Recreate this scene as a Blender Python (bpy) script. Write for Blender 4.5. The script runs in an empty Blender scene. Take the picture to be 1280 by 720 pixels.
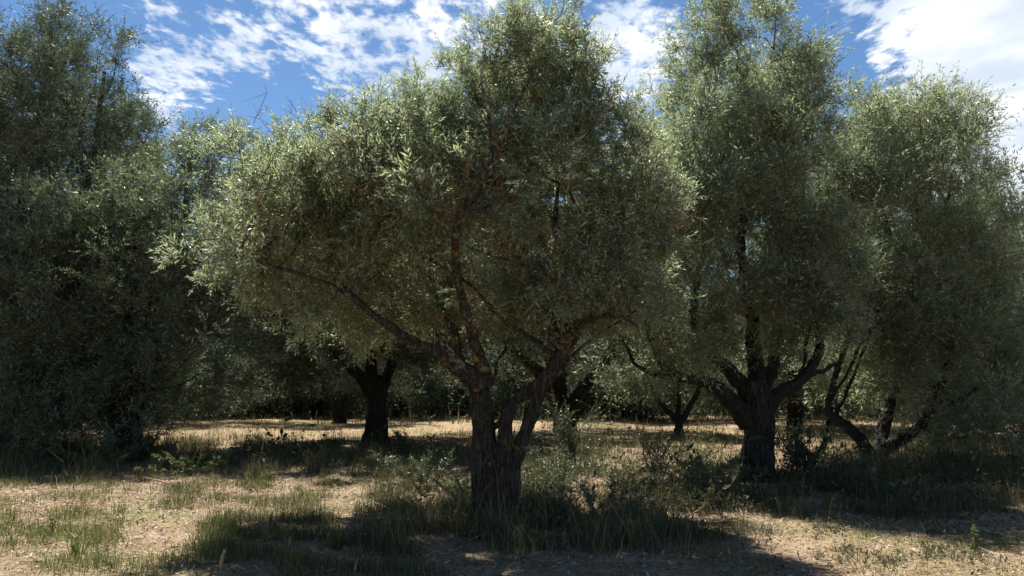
import bpy, math, random
import numpy as np
from mathutils import Vector

# ------------------------------------------------------------------ camera, sky, sun, exposure
S = bpy.context.scene
COL = S.collection
F = 1005.0                      # focal length in pixels of a 1280 wide picture
TH = math.radians(6.8)          # camera tilted up
CH = 1.6
cam = bpy.data.cameras.new('camera'); camo = bpy.data.objects.new('camera', cam); COL.objects.link(camo)
camo.location = (0, 0, CH); camo.rotation_euler = (math.radians(90) + TH, 0, 0)
cam.sensor_width = 36; cam.lens = 36 * F / 1280; cam.clip_start = 0.1; cam.clip_end = 3000
S.camera = camo
S.view_settings.view_transform = 'Standard'
S.view_settings.look = 'None'
S.view_settings.gamma = 1
S.view_settings.exposure = 1.42
S.render.engine = 'CYCLES'
S.cycles.max_bounces = 5; S.cycles.diffuse_bounces = 1; S.cycles.glossy_bounces = 2; S.cycles.transmission_bounces = 3; S.cycles.caustics_reflective = False

SUN_EL = 59.0
SUN_AZ = -16.0                  # degrees from straight ahead, negative = left
el, az = math.radians(SUN_EL), math.radians(SUN_AZ)
sd = Vector((math.sin(az) * math.cos(el), math.cos(az) * math.cos(el), math.sin(el)))
sl = bpy.data.lights.new('sun', 'SUN'); so = bpy.data.objects.new('sun', sl); COL.objects.link(so)
sl.energy = 5.0; sl.angle = math.radians(0.5); sl.color = (1, 0.945, 0.84)
so.rotation_euler = sd.to_track_quat('Z', 'Y').to_euler()
so.location = (0, 0, 30)


def pixdir(px, py):
    x = (px - 640) / F; t = (360 - py) / F
    v = Vector((x, math.cos(TH) - t * math.sin(TH), math.sin(TH) + t * math.cos(TH)))
    return v.normalized()


W = bpy.data.worlds.new("World"); S.world = W; W.use_nodes = True
nt = W.node_tree; nt.nodes.clear()


def nd(tree, typ, **kw):
    n = tree.nodes.new(typ)
    for k, v in kw.items():
        if k in n.inputs.keys() if isinstance(k, str) else False:
            n.inputs[k].default_value = v
        else:
            setattr(n, k, v)
    return n


def math_n(tree, op, a, b=None, c=None, clamp=False):
    n = tree.nodes.new('ShaderNodeMath'); n.operation = op; n.use_clamp = clamp
    for i, v in enumerate((a, b, c)):
        if v is None: continue
        if isinstance(v, (int, float)): n.inputs[i].default_value = v
        else: tree.links.new(v, n.inputs[i])
    return n.outputs[0]


def mapr(tree, val, a, b, c=0.0, d=1.0, smooth=True):
    n = tree.nodes.new('ShaderNodeMapRange'); n.interpolation_type = 'SMOOTHSTEP' if smooth else 'LINEAR'
    tree.links.new(val, n.inputs['Value'])
    for k, v in (('From Min', a), ('From Max', b), ('To Min', c), ('To Max', d)): n.inputs[k].default_value = v
    return n.outputs[0]


def mixc(tree, fac, a, b, mode='MIX'):
    n = tree.nodes.new('ShaderNodeMix'); n.data_type = 'RGBA'; n.blend_type = mode
    if isinstance(fac, (int, float)): n.inputs[0].default_value = fac
    else: tree.links.new(fac, n.inputs[0])
    for i, v in ((6, a), (7, b)):
        if isinstance(v, tuple): n.inputs[i].default_value = (*v, 1) if len(v) == 3 else v
        else: tree.links.new(v, n.inputs[i])
    return n.outputs[2]


def noise(tree, vec, scale, detail=4, rough=0.55, dist=0.0):
    n = tree.nodes.new('ShaderNodeTexNoise')
    if vec is not None: tree.links.new(vec, n.inputs['Vector'])
    n.inputs['Scale'].default_value = scale; n.inputs['Detail'].default_value = detail
    n.inputs['Roughness'].default_value = rough; n.inputs['Distortion'].default_value = dist
    return n.outputs['Fac']


def make_world():
    sky = nt.nodes.new('ShaderNodeTexSky'); sky.sky_type = 'NISHITA'; sky.sun_disc = False
    sky.sun_elevation = el; sky.sun_rotation = az
    sky.altitude = 300; sky.air_density = 1.0; sky.dust_density = 0.2; sky.ozone_density = 3.0
    hs = nt.nodes.new('ShaderNodeHueSaturation'); hs.inputs['Saturation'].default_value = 1.15
    hs.inputs['Value'].default_value = 0.86
    nt.links.new(sky.outputs[0], hs.inputs['Color'])
    tc = nt.nodes.new('ShaderNodeTexCoord')
    sp = nt.nodes.new('ShaderNodeSeparateXYZ'); nt.links.new(tc.outputs['Generated'], sp.inputs[0])
    z = math_n(nt, 'MAXIMUM', sp.outputs[2], 0.04)
    cb = nt.nodes.new('ShaderNodeCombineXYZ')
    nt.links.new(math_n(nt, 'DIVIDE', sp.outputs[0], z), cb.inputs[0])
    nt.links.new(math_n(nt, 'MULTIPLY', math_n(nt, 'DIVIDE', sp.outputs[1], z), 0.62), cb.inputs[1])
    P = cb.outputs[0]
    big = noise(nt, P, 1.1, 3, 0.5, 0.3)
    med = noise(nt, P, 13.0, 9, 0.58, 0.25)
    fin = noise(nt, P, 34.0, 6, 0.6, 0.2)

    def cap(px, py, deg, amt, stretch=None):
        c = pixdir(px, py)
        dp = nt.nodes.new('ShaderNodeVectorMath'); dp.operation = 'DOT_PRODUCT'
        nm = nt.nodes.new('ShaderNodeVectorMath'); nm.operation = 'NORMALIZE'
        nt.links.new(tc.outputs['Generated'], nm.inputs[0]); nt.links.new(nm.outputs[0], dp.inputs[0])
        dp.inputs[1].default_value = c
        return mapr(nt, dp.outputs['Value'], math.cos(math.radians(deg)), math.cos(math.radians(deg * 0.25)), 0, amt)
    caps = [cap(*a) for a in CAPS]
    bias = caps[0]
    for c in caps[1:]: bias = math_n(nt, 'ADD', bias, c)
    d = math_n(nt, 'ADD', math_n(nt, 'MULTIPLY', big, 0.30), math_n(nt, 'MULTIPLY', med, 0.95))
    d = math_n(nt, 'ADD', d, math_n(nt, 'MULTIPLY', fin, 0.40))
    d = math_n(nt, 'ADD', d, bias)
    cov = mapr(nt, d, 0.85, 1.11)
    # cloud brightness: thin parts bluish, thick parts white with faint grey bases
    shade = mapr(nt, noise(nt, P, 3.0, 5, 0.5), 0.35, 0.7)
    ccol = mixc(nt, shade, (5.4, 6.2, 7.3), (8.8, 9.0, 9.3))
    col = mixc(nt, cov, hs.outputs[0], ccol)
    bg = nt.nodes.new('ShaderNodeBackground'); bg.inputs['Strength'].default_value = 0.05
    nt.links.new(col, bg.inputs[0])
    ou = nt.nodes.new('ShaderNodeOutputWorld'); nt.links.new(bg.outputs[0], ou.inputs[0])


CAPS = [(1250, 160, 7, 0.5), (1340, 90, 9, 0.6), (1110, 15, 6, 0.17), (1210, 0, 6, 0.2), (1290, 225, 3.5, 0.2),
        (470, 60, 7, 0.16), (600, 40, 6, 0.12), (790, 70, 5.0, 0.28), (360, 20, 6, 0.10), (240, 60, 5, 0.10), (160, 20, 4, .05),
        (220, 115, 3.5, 0.15), (320, 85, 3, .13), (960, 60, 5, -0.3), (1040, 95, 3.0, -0.3), (350, 125, 3.5, -0.22), (60, 20, 5, -0.08), (290, 150, 4, -0.12)]
make_world()

# ------------------------------------------------------------------ helpers
R = np.random.default_rng(7)
random.seed(7)


def tag(o, label=None, cat=None, group=None, kind=None):
    if label: o['label'] = label
    if cat: o['category'] = cat
    if group: o['group'] = group
    if kind: o['kind'] = kind
    return o


def empty(name, loc, rz=0.0):
    o = bpy.data.objects.new(name, None); COL.objects.link(o); o.location = loc; o.rotation_euler = (0, 0, rz)
    o.empty_display_size = 0.3
    return o


def mesh(name, verts, tris, mat, attrs=None, smooth=False, quads=False):
    k = 4 if quads else 3
    verts = np.asarray(verts, np.float32); tris = np.asarray(tris, np.int32)
    me = bpy.data.meshes.new(name)
    me.vertices.add(len(verts)); me.vertices.foreach_set('co', verts.ravel())
    me.loops.add(tris.size); me.loops.foreach_set('vertex_index', tris.ravel())
    me.polygons.add(len(tris)); me.polygons.foreach_set('loop_start', np.arange(0, tris.size, k, dtype=np.int32))
    me.polygons.foreach_set('use_smooth', np.full(len(tris), smooth, dtype=bool))
    for an, av in (attrs or {}).items():
        a = me.attributes.new(an, 'FLOAT', 'POINT'); a.data.foreach_set('value', np.asarray(av, np.float32).ravel())
    me.update(calc_edges=True); me.validate()
    if mat: me.materials.append(mat)
    return me


def obj(name, me, parent=None):
    o = bpy.data.objects.new(name, me); COL.objects.link(o)
    if parent: o.parent = parent
    return o


def nrm(a):
    return a / np.maximum(np.linalg.norm(a, axis=-1, keepdims=True), 1e-9)


def vnoise(p, seed=0, octaves=3):
    """cheap smooth pseudo noise from sums of sines, p (...,3)"""
    r = np.random.default_rng(1000 + seed); out = np.zeros(p.shape[:-1]); amp = 1; fr = 1; tot = 0
    for o in range(octaves):
        for k in range(4):
            w = r.normal(size=3) * fr; ph = r.uniform(0, 6.28)
            out += amp * np.sin(p @ w + ph)
        tot += amp * 2; amp *= 0.55; fr *= 2.1
    return out / tot


def hground(x, y):
    x = np.asarray(x, float); y = np.asarray(y, float)
    p = np.stack([x * 0.45, y * 0.45, x * 0], -1)
    q = np.stack([x * 2.3, y * 2.3, x * 0], -1)
    return 0.06 * vnoise(p, 3, 2) + 0.014 * vnoise(q, 4, 2)


def GP(px, py):
    """ground point under a pixel"""
    a = math.atan((360 - py) / F) + TH
    Y = -CH / math.tan(a)
    return WP(px, py, Y)


def WP(px, py, Y):
    t = (360 - py) / F
    z = Y * math.tan(TH + math.atan(t))
    zc = Y * math.cos(TH) + z * math.sin(TH)
    return np.array([(px - 640) / F * zc, Y, CH + z])


# ------------------------------------------------------------------ materials
def new_mat(name):
    m = bpy.data.materials.new(name); m.use_nodes = True
    t = m.node_tree; t.nodes.clear()
    out = t.nodes.new('ShaderNodeOutputMaterial')
    return m, t, out


def attr(t, name):
    a = t.nodes.new('ShaderNodeAttribute'); a.attribute_name = name
    return a.outputs['Fac']


def leaf_mat(name, front_a, front_b, back, rough=0.38, transl=0.3, yellow=(0.22, 0.17, 0.03), ycut=0.985, tcol=None):
    m, t, out = new_mat(name)
    tint = attr(t, 'tint')
    geo = t.nodes.new('ShaderNodeNewGeometry')
    fr = mixc(t, tint, front_a, front_b)
    bk = mixc(t, tint, tuple(c * 0.75 for c in back), tuple(c * 1.2 for c in back))
    isy = math_n(t, 'GREATER_THAN', tint, ycut)
    col = mixc(t, geo.outputs['Backfacing'], fr, bk)
    col = mixc(t, isy, col, yellow)
    p = t.nodes.new('ShaderNodeBsdfPrincipled'); p.inputs['Roughness'].default_value = rough
    p.inputs['Specular IOR Level'].default_value = 0.35
    t.links.new(col, p.inputs['Base Color'])
    tr = t.nodes.new('ShaderNodeBsdfTranslucent')
    t.links.new(mixc(t, isy, mixc(t, tint, tcol or (0.09, 0.12, 0.03), tuple(1.5 * c for c in (tcol or (0.09, 0.12, 0.03)))), yellow), tr.inputs[0])
    mx = t.nodes.new('ShaderNodeMixShader'); mx.inputs[0].default_value = transl
    t.links.new(p.outputs[0], mx.inputs[1]); t.links.new(tr.outputs[0], mx.inputs[2]); t.links.new(mx.outputs[0], out.inputs[0])
    return m


def bark_mat(name, base=(0.085, 0.07, 0.055), light=(0.17, 0.15, 0.125), lichen=0.35, scale=1.0):
    m, t, out = new_mat(name)
    tc = t.nodes.new('ShaderNodeTexCoord')
    mp = t.nodes.new('ShaderNodeMapping'); mp.inputs['Scale'].default_value = (1, 1, 0.28)
    t.links.new(tc.outputs['Object'], mp.inputs[0])
    V = mp.outputs[0]
    n1 = noise(t, V, 22 * scale, 8, 0.7, 0.6)
    mp2 = t.nodes.new('ShaderNodeMapping'); mp2.inputs['Scale'].default_value = (1, 1, 0.13)
    t.links.new(tc.outputs['Object'], mp2.inputs[0])
    rid = math_n(t, 'ABSOLUTE', math_n(t, 'SUBTRACT', noise(t, mp2.outputs[0], 26 * scale, 5, 0.6, 1.2), 0.5))
    crack = mapr(t, rid, 0.0, 0.07)
    col = mixc(t, mapr(t, n1, 0.35, 0.7), base, light)
    col = mixc(t, crack, tuple(c * 0.55 for c in base), col)
    # lichen where it grows
    l1 = mapr(t, noise(t, tc.outputs['Object'], 3.2, 5, 0.7, 0.5), 0.60 - lichen * 0.12, 0.66 - lichen * 0.1)
    l2 = mapr(t, noise(t, tc.outputs['Object'], 14, 4, 0.6), 0.45, 0.6)
    lf = math_n(t, 'MULTIPLY', l1, l2)
    hue = mapr(t, noise(t, tc.outputs['Object'], 2.1, 3), 0.45, 0.58)
    col = mixc(t, math_n(t, 'MULTIPLY', lf, min(1, lichen * 2)), col, mixc(t, hue, (0.26, 0.25, 0.19), (0.30, 0.20, 0.06)))
    p = t.nodes.new('ShaderNodeBsdfPrincipled'); p.inputs['Roughness'].default_value = 0.9
    p.inputs['Specular IOR Level'].default_value = 0.15
    t.links.new(col, p.inputs['Base Color'])
    b = t.nodes.new('ShaderNodeBump'); b.inputs['Strength'].default_value = 0.9; b.inputs['Distance'].default_value = 0.025
    t.links.new(math_n(t, 'ADD', math_n(t, 'MULTIPLY', crack, 0.6), n1), b.inputs['Height']); t.links.new(b.outputs[0], p.inputs['Normal'])
    t.links.new(p.outputs[0], out.inputs[0])
    return m


def plain_tint_mat(name, a, b, rough=0.8, transl=0.0, c=None, ccut=0.7):
    m, t, out = new_mat(name)
    tint = attr(t, 'tint')
    col = mixc(t, tint, a, b)
    if c: col = mixc(t, math_n(t, 'GREATER_THAN', tint, ccut), col, c)
    p = t.nodes.new('ShaderNodeBsdfPrincipled'); p.inputs['Roughness'].default_value = rough
    p.inputs['Specular IOR Level'].default_value = 0.3
    t.links.new(col, p.inputs['Base Color'])
    if transl:
        tr = t.nodes.new('ShaderNodeBsdfTranslucent'); t.links.new(col, tr.inputs[0])
        mx = t.nodes.new('ShaderNodeMixShader'); mx.inputs[0].default_value = transl
        t.links.new(p.outputs[0], mx.inputs[1]); t.links.new(tr.outputs[0], mx.inputs[2]); t.links.new(mx.outputs[0], out.inputs[0])
    else:
        t.links.new(p.outputs[0], out.inputs[0])
    return m


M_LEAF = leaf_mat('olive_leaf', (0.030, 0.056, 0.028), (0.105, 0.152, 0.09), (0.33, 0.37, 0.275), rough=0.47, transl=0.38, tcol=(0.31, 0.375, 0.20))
M_LEAF_SHADED = leaf_mat('shaded_olive_leaf', (0.022, 0.044, 0.025), (0.065, 0.102, 0.056), (0.165, 0.21, 0.155), rough=0.65, transl=0.17, tcol=(0.11, 0.15, 0.07))  # olive leaf with crown shade put into its colour, for back and left trees
M_LEAF_HALFSHADE = leaf_mat('half_shaded_olive_leaf', (0.026, 0.052, 0.027), (0.085, 0.125, 0.068), (0.22, 0.265, 0.195), rough=0.48, transl=0.28, tcol=(0.20, 0.26, 0.12))  # olive leaf with part of the crown shade in its colour, wide left tree
M_SUCK = leaf_mat('sucker_leaf', (0.032, 0.052, 0.028), (0.065, 0.095, 0.048), (0.12, 0.15, 0.11), 0.42, 0.22, tcol=(0.09, 0.12, 0.04))
M_GWEED = leaf_mat('ground_weed_leaf', (0.03, 0.042, 0.02), (0.085, 0.10, 0.04), (0.09, 0.105, 0.055), 0.6, 0.22, (0.24, 0.18, 0.09), 0.8, tcol=(0.10, 0.12, 0.04))
M_WEED = leaf_mat('weed_leaf', (0.045, 0.07, 0.022), (0.10, 0.125, 0.045), (0.09, 0.12, 0.05), 0.5, 0.3, tcol=(0.12, 0.15, 0.04))
M_BARK = bark_mat('olive_bark', (0.045, 0.037, 0.03), (0.10, 0.085, 0.07), 0.25)
M_BARKD = bark_mat('dark_olive_bark', (0.035, 0.03, 0.025), (0.075, 0.065, 0.055), 0.1)
M_BARKP = bark_mat('pale_olive_bark', (0.13, 0.11, 0.085), (0.26, 0.22, 0.17), 0.3)
M_LIMB = bark_mat('lichen_limb_bark', (0.05, 0.042, 0.032), (0.12, 0.10, 0.078), 0.8)
M_TWIG = plain_tint_mat('twig_bark', (0.07, 0.055, 0.04), (0.15, 0.12, 0.085), 0.85)
M_BARE = plain_tint_mat('bare_twig', (0.15, 0.095, 0.045), (0.30, 0.20, 0.09), 0.85)
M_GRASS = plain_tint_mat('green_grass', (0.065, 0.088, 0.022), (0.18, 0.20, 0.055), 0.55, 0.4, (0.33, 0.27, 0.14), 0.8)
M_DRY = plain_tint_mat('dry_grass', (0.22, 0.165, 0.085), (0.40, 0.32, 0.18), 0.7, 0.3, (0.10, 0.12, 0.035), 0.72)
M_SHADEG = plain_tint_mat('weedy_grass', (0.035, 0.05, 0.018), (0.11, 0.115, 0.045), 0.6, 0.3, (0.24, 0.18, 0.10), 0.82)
M_LITTER = plain_tint_mat('leaf_litter', (0.12, 0.075, 0.048), (0.52, 0.39, 0.285), 0.7, 0.0, (0.06, 0.042, 0.028), 0.76)
M_SEED = plain_tint_mat('seed_head', (0.05, 0.035, 0.02), (0.10, 0.07, 0.045), 0.9)
M_STRAW = plain_tint_mat('straw', (0.36, 0.25, 0.14), (0.5, 0.38, 0.22), 0.7)


def ground_mat():
    m, t, out = new_mat('dry_orchard_floor')
    tc = t.nodes.new('ShaderNodeTexCoord'); V = tc.outputs['Object']
    big = noise(t, V, 0.35, 4, 0.6, 0.4)
    med = noise(t, V, 2.6, 6, 0.65, 0.3)
    fin = noise(t, V, 28, 6, 0.7)
    fin2 = noise(t, V, 75, 3, 0.6)
    col = mixc(t, mapr(t, med, 0.35, 0.65), (0.18, 0.125, 0.072), (0.32, 0.238, 0.145))
    col = mixc(t, mapr(t, big, 0.50, 0.66), col, (0.17, 0.16, 0.065))
    col = mixc(t, mapr(t, fin, 0.50, 0.72), col, (0.43, 0.33, 0.24))
    col = mixc(t, mapr(t, fin2, 0.42, 0.30), col, (0.085, 0.06, 0.04))
    p = t.nodes.new('ShaderNodeBsdfPrincipled'); p.inputs['Roughness'].default_value = 0.95
    p.inputs['Specular IOR Level'].default_value = 0.1
    t.links.new(col, p.inputs['Base Color'])
    b = t.nodes.new('ShaderNodeBump'); b.inputs['Strength'].default_value = 1.0; b.inputs['Distance'].default_value = 0.03
    t.links.new(math_n(t, 'ADD', fin, math_n(t, 'MULTIPLY', fin2, 0.6)), b.inputs['Height']); t.links.new(b.outputs[0], p.inputs['Normal'])
    t.links.new(p.outputs[0], out.inputs[0])
    return m


# ------------------------------------------------------------------ ground
def make_ground():
    u = np.linspace(-1, 1, 261); a = np.sinh(u * 5.2) / math.sinh(5.2) * 900
    X, Y = np.meshgrid(a, a + 12); X = X.ravel(); Y = Y.ravel()
    Z = hground(X, Y)
    n = 261; i = np.arange(n * n).reshape(n, n)
    q = np.stack([i[:-1, :-1], i[:-1, 1:], i[1:, 1:], i[1:, :-1]], -1).reshape(-1, 4)
    o = obj('ground', mesh('ground', np.stack([X, Y, Z], -1), q, ground_mat(), smooth=True, quads=True))
    tag(o, 'dry tan orchard floor of litter and thin grass', kind='structure')


make_ground()


# ------------------------------------------------------------------ tubes
def gnarled_tube(pts, rad, sides=20, step=0.05, flute=0.12, bumps=0.07, seed=0, flare=0.0, wig=0.0):
    """swept tube through pts with fluted, knobbly section; returns verts, quads"""
    pts = np.asarray(pts, float); rad = np.asarray(rad, float)
    seg = np.linalg.norm(np.diff(pts, axis=0), axis=1); s = np.r_[0, np.cumsum(seg)]
    n = max(3, int(s[-1] / step)); t = np.linspace(0, s[-1], n)
    P = np.stack([np.interp(t, s, pts[:, k]) for k in range(3)], -1); r = np.interp(t, s, rad)
    for _ in range(max(1, int(0.10 / step))):               # smooth kinks
        P[1:-1] = (P[:-2] + 2 * P[1:-1] + P[2:]) / 4
    if wig:
        for k in range(3):
            P[:, k] += wig * vnoise(np.stack([t * 3.0, t * 0 + k * 7, t * 0], -1), seed + 11 + k, 3) * np.minimum(1, t / 0.3)
    T = nrm(np.gradient(P, axis=0))
    up = np.array([0.3, 1, 0.1]); N = np.zeros_like(P); v = nrm(np.cross(T[0], up)); 
    for k in range(n):
        v = v - T[k] * (v @ T[k]); v /= np.linalg.norm(v); N[k] = v
    B = np.cross(T, N)
    ang = np.linspace(0, 2 * math.pi, sides, endpoint=False)
    rr = np.random.default_rng(seed)
    A, K = np.meshgrid(ang, t)
    mod = 1 + flute * (0.6 * np.sin(3 * A + rr.uniform(0, 6) + K * 1.3) + 0.5 * np.sin(5 * A + rr.uniform(0, 6) - K * 0.9) + 0.35 * np.sin(8 * A + rr.uniform(0, 6) + K * 0.5))
    cir = np.stack([np.cos(A), np.sin(A)], -1)
    base = P[:, None, :] + (N[:, None, :] * cir[..., :1] + B[:, None, :] * cir[..., 1:]) * r[:, None, None]
    sc = 1.0 / max(0.05, r.mean())
    mod = mod + bumps * vnoise(base * sc * 1.2, seed + 5, 4) * 1.6
    mod = mod + flare * np.exp(-t / 0.22)[:, None] * (1 + 0.5 * np.sin(4 * A + seed) + 0.3 * np.sin(7 * A + 2))
    V = P[:, None, :] + (N[:, None, :] * cir[..., :1] + B[:, None, :] * cir[..., 1:]) * (r[:, None] * mod)[..., None]
    i = np.arange(n * sides).reshape(n, sides); j = np.roll(i, -1, 1)
    q = np.stack([i[:-1], j[:-1], j[1:], i[1:]], -1).reshape(-1, 4)
    V = V.reshape(-1, 3)
    c0 = len(V); V = np.vstack([V, P[:1], P[-1:]])
    ft = [np.array([[j[0, k], i[0, k], c0] for k in range(sides)]), np.array([[i[-1, k], j[-1, k], c0 + 1] for k in range(sides)])]
    tr = np.vstack([q[:, [0, 1, 2]], q[:, [0, 2, 3]], ft[0], ft[1]])
    return V, tr, P, r


def joinvt(lst):
    vs, ts, o = [], [], 0
    for v, t in lst: vs.append(v); ts.append(t + o); o += len(v)
    return np.vstack(vs), np.vstack(ts)


def remeshed(name, v, t, mat, voxel, parent):
    me = mesh(name, v, t, mat)
    o = obj(name, me, parent)
    md = o.modifiers.new('r', 'REMESH'); md.mode = 'VOXEL'; md.voxel_size = voxel; md.use_smooth_shade = True
    dg = bpy.context.evaluated_depsgraph_get()
    m2 = bpy.data.meshes.new_from_object(o.evaluated_get(dg)); o.modifiers.clear(); o.data = m2
    bpy.data.meshes.remove(me); m2.name = name
    if not m2.materials: m2.materials.append(mat)
    co = np.empty(len(m2.vertices) * 3, np.float32); m2.vertices.foreach_get('co', co)
    c = co.reshape(-1, 3).astype(float)
    no = np.empty(len(m2.vertices) * 3, np.float32); m2.vertices.foreach_get('normal', no); no = no.reshape(-1, 3)
    q = c * np.array([1, 1, 0.22])
    d = 0.010 * vnoise(q * 26, 51, 3) + 0.006 * vnoise(q * 60, 52, 2)
    c = c + no * d[:, None]
    m2.vertices.foreach_set('co', c.astype(np.float32).ravel()); m2.update()
    return o


def segs(a, b, ra, rb, sides, tint):
    """independent prisms a->b (E,3)"""
    T = nrm(b - a); ref = np.where(np.abs(T[:, 2:3]) > 0.9, np.array([[1., 0, 0]]), np.array([[0, 0, 1.]]))
    N = nrm(np.cross(T, ref)); B = np.cross(T, N)
    ang = np.arange(sides) * 2 * math.pi / sides
    c = np.cos(ang)[None, :, None]; s = np.sin(ang)[None, :, None]
    off = N[:, None] * c + B[:, None] * s
    v = np.concatenate([a[:, None] + off * ra[:, None, None], b[:, None] + off * rb[:, None, None]], 1)
    E = len(a); base = (np.arange(E) * 2 * sides)[:, None]
    i = np.arange(sides)[None]; j = (i + 1) % sides
    t1 = np.stack([base + i, base + j, base + sides + j], -1); t2 = np.stack([base + i, base + sides + j, base + sides + i], -1)
    return v.reshape(-1, 3), np.concatenate([t1, t2], 1).reshape(-1, 3), np.repeat(tint, 2 * sides)


# ------------------------------------------------------------------ foliage
def leaves(base, d, nrmv, L, Wd, tint, fold=0.15):
    """lanceolate two-triangle leaves folded on the midrib"""
    s = nrm(np.cross(d, nrmv)); n = np.cross(s, d)
    mid = base + d * (L * 0.48)[:, None] + n * (-L * fold * 0.35)[:, None]
    v = np.stack([base, mid + s * (Wd / 2)[:, None] + n * (Wd * 0.2)[:, None], base + d * L[:, None], mid - s * (Wd / 2)[:, None] + n * (Wd * 0.2)[:, None]], 1)
    k = (np.arange(len(base)) * 4)[:, None]
    t = np.concatenate([k + np.array([[0, 1, 2]]), k + np.array([[0, 2, 3]])], 1).reshape(-1, 3)
    return v.reshape(-1, 3), t, np.repeat(tint, 4)


def shoots(base, d, L, J, leaf_len, rng, bend=0.35, jit=0.35, lw=0.2, stem=True):
    """shoots with opposite leaf pairs; returns leaf arrays and stem segments"""
    Sn = len(base)
    bd = nrm(rng.normal(size=(Sn, 3)) + np.array([0, 0, -0.35])) * (L * bend)[:, None]
    t = (np.arange(J) + 0.6) / J
    pos = base[:, None] + d[:, None] * (L[:, None] * t)[..., None] + bd[:, None] * (t ** 2)[None, :, None]
    tan = nrm(d[:, None] * L[:, None, None] + 2 * bd[:, None] * t[None, :, None])
    ref = nrm(rng.normal(size=(Sn, 3)))[:, None]
    a1 = nrm(np.cross(tan, np.broadcast_to(ref, tan.shape))); a2 = np.cross(tan, a1)
    alt = (np.arange(J) % 2)[None, :, None]
    side = a1 * (1 - alt) + a2 * alt
    spread = np.linspace(0.95, 0.35, J)[None, :, None]
    outb, outd, outn, outl = [], [], [], []
    for sg in (1, -1):
        dd = nrm(tan * 0.75 + side * sg * spread + rng.normal(size=tan.shape) * jit * 0.6)
        nn = nrm(tan * 0.5 + np.array([0, 0, 0.4]) + rng.normal(size=tan.shape) * 0.8)
        outb.append(pos); outd.append(dd); outn.append(nn)
        outl.append(leaf_len * rng.uniform(0.65, 1.2, size=(Sn, J)) * np.linspace(1.0, 0.75, J)[None])
    b = np.stack(outb, 2).reshape(-1, 3); dd = np.stack(outd, 2).reshape(-1, 3); nn = np.stack(outn, 2).reshape(-1, 3)
    l = np.stack(outl, 2).reshape(-1)
    tint = np.clip(np.repeat(rng.normal(0.45, 0.17, Sn), 2 * J) + rng.normal(0, 0.16, 2 * J * Sn), 0, 0.97)
    tint = np.where(rng.random(len(tint)) < 0.012, 1.0, tint)
    lv = leaves(b, dd, nn, l, l * lw * rng.uniform(0.85, 1.2, len(l)), tint)
    st = None
    if stem:
        p0 = base; p1 = base + d * (L * 0.5)[:, None] + bd * 0.25; p2 = base + d * L[:, None] + bd
        a = np.vstack([p0, p1]); c = np.vstack([p1, p2])
        st = (a, c, np.r_[np.full(Sn, .0028), np.full(Sn, .002)], np.r_[np.full(Sn, .002), np.full(Sn, .0008)])
    return lv, st


def sample_blobs(blobs, spacing, rng, hollow=0.45):
    """jittered points through a union of ellipsoids, thinned deep inside. blob = (centre, radii, density)"""
    C = np.array([b[0] for b in blobs]); Rr = np.array([b[1] for b in blobs]); D = np.array([b[2] for b in blobs])
    lo = (C - Rr).min(0); hi = (C + Rr).max(0)
    ax = [np.arange(lo[k], hi[k] + spacing, spacing) for k in range(3)]
    G = np.stack(np.meshgrid(*ax, indexing='ij'), -1).reshape(-1, 3)
    G = G + rng.uniform(-.5, .5, G.shape) * spacing
    lump = 0.27 * vnoise(G * 1.9, 21, 2) + 0.22 * vnoise(G * 5, 22, 2)
    q = np.linalg.norm((G[:, None] - C[None]) / Rr[None], axis=2)
    best = q.argmin(1); qm = q[np.arange(len(G)), best] + lump
    pr = np.clip((1.10 - qm) / 0.22, 0, 1) * np.where(qm < hollow, 0.7, 1.0) * D[best]
    # gaps between boughs
    gap = vnoise(G * (0.55 / spacing) ** 0.5 * 1.7, 31, 2)
    pr = pr * np.clip((gap + 0.43) / 0.35, 0.07, 1)
    keep = rng.random(len(G)) < pr
    return G[keep], best[keep], nrm((G - C[best]) / Rr[best])[keep], qm[keep]


def grow(skel, attract, rng, step=0.22):
    """connect points to the skeleton greedily; returns nodes, parent, radius"""
    pos = [p for p, _, _ in skel]; par = [q for _, q, _ in skel]; plen = [l for _, _, l in skel]
    n0 = len(pos); cap = n0 + len(attract) * 12
    POS = np.zeros((cap, 3)); POS[:n0] = pos; PAR = np.full(cap, -1); PAR[:n0] = par
    PL = np.zeros(cap); PL[:n0] = plen; DIR = np.zeros((cap, 3)); DIR[:n0, 2] = 1
    for k in range(n0):
        if PAR[k] >= 0: DIR[k] = nrm(POS[k] - POS[PAR[k]])
    d0 = np.array([np.min(((POS[:n0] - a) ** 2).sum(1)) for a in attract])
    order = np.argsort(d0); m = n0; tips = np.zeros(len(attract), int)
    for i in order:
        a = attract[i]
        dv = a - POS[:m]; d = np.sqrt((dv ** 2).sum(1))
        cost = d + 0.22 * PL[:m] + np.where(dv[:, 2] < -0.1, 0.5 * -dv[:, 2], 0)
        k = int(cost.argmin()); dist = d[k]
        ns = min(11, max(1, int(dist / step)))
        ctrl = POS[k] + DIR[k] * dist * 0.45 + rng.normal(size=3) * dist * 0.10
        prev = k
        for s in range(1, ns + 1):
            t = s / ns
            p = (1 - t) ** 2 * POS[k] + 2 * t * (1 - t) * ctrl + t * t * a
            if s < ns: p = p + rng.normal(size=3) * 0.02
            POS[m] = p; PAR[m] = prev; PL[m] = PL[prev] + dist / ns; DIR[m] = nrm(p - POS[prev]); prev = m; m += 1
        tips[i] = prev
    POS = POS[:m]; PAR = PAR[:m]
    load = np.zeros(m); load[tips] += 1
    for k in range(m - 1, n0 - 1, -1): load[PAR[k]] += load[k]
    return POS, PAR, load, n0, tips


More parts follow.
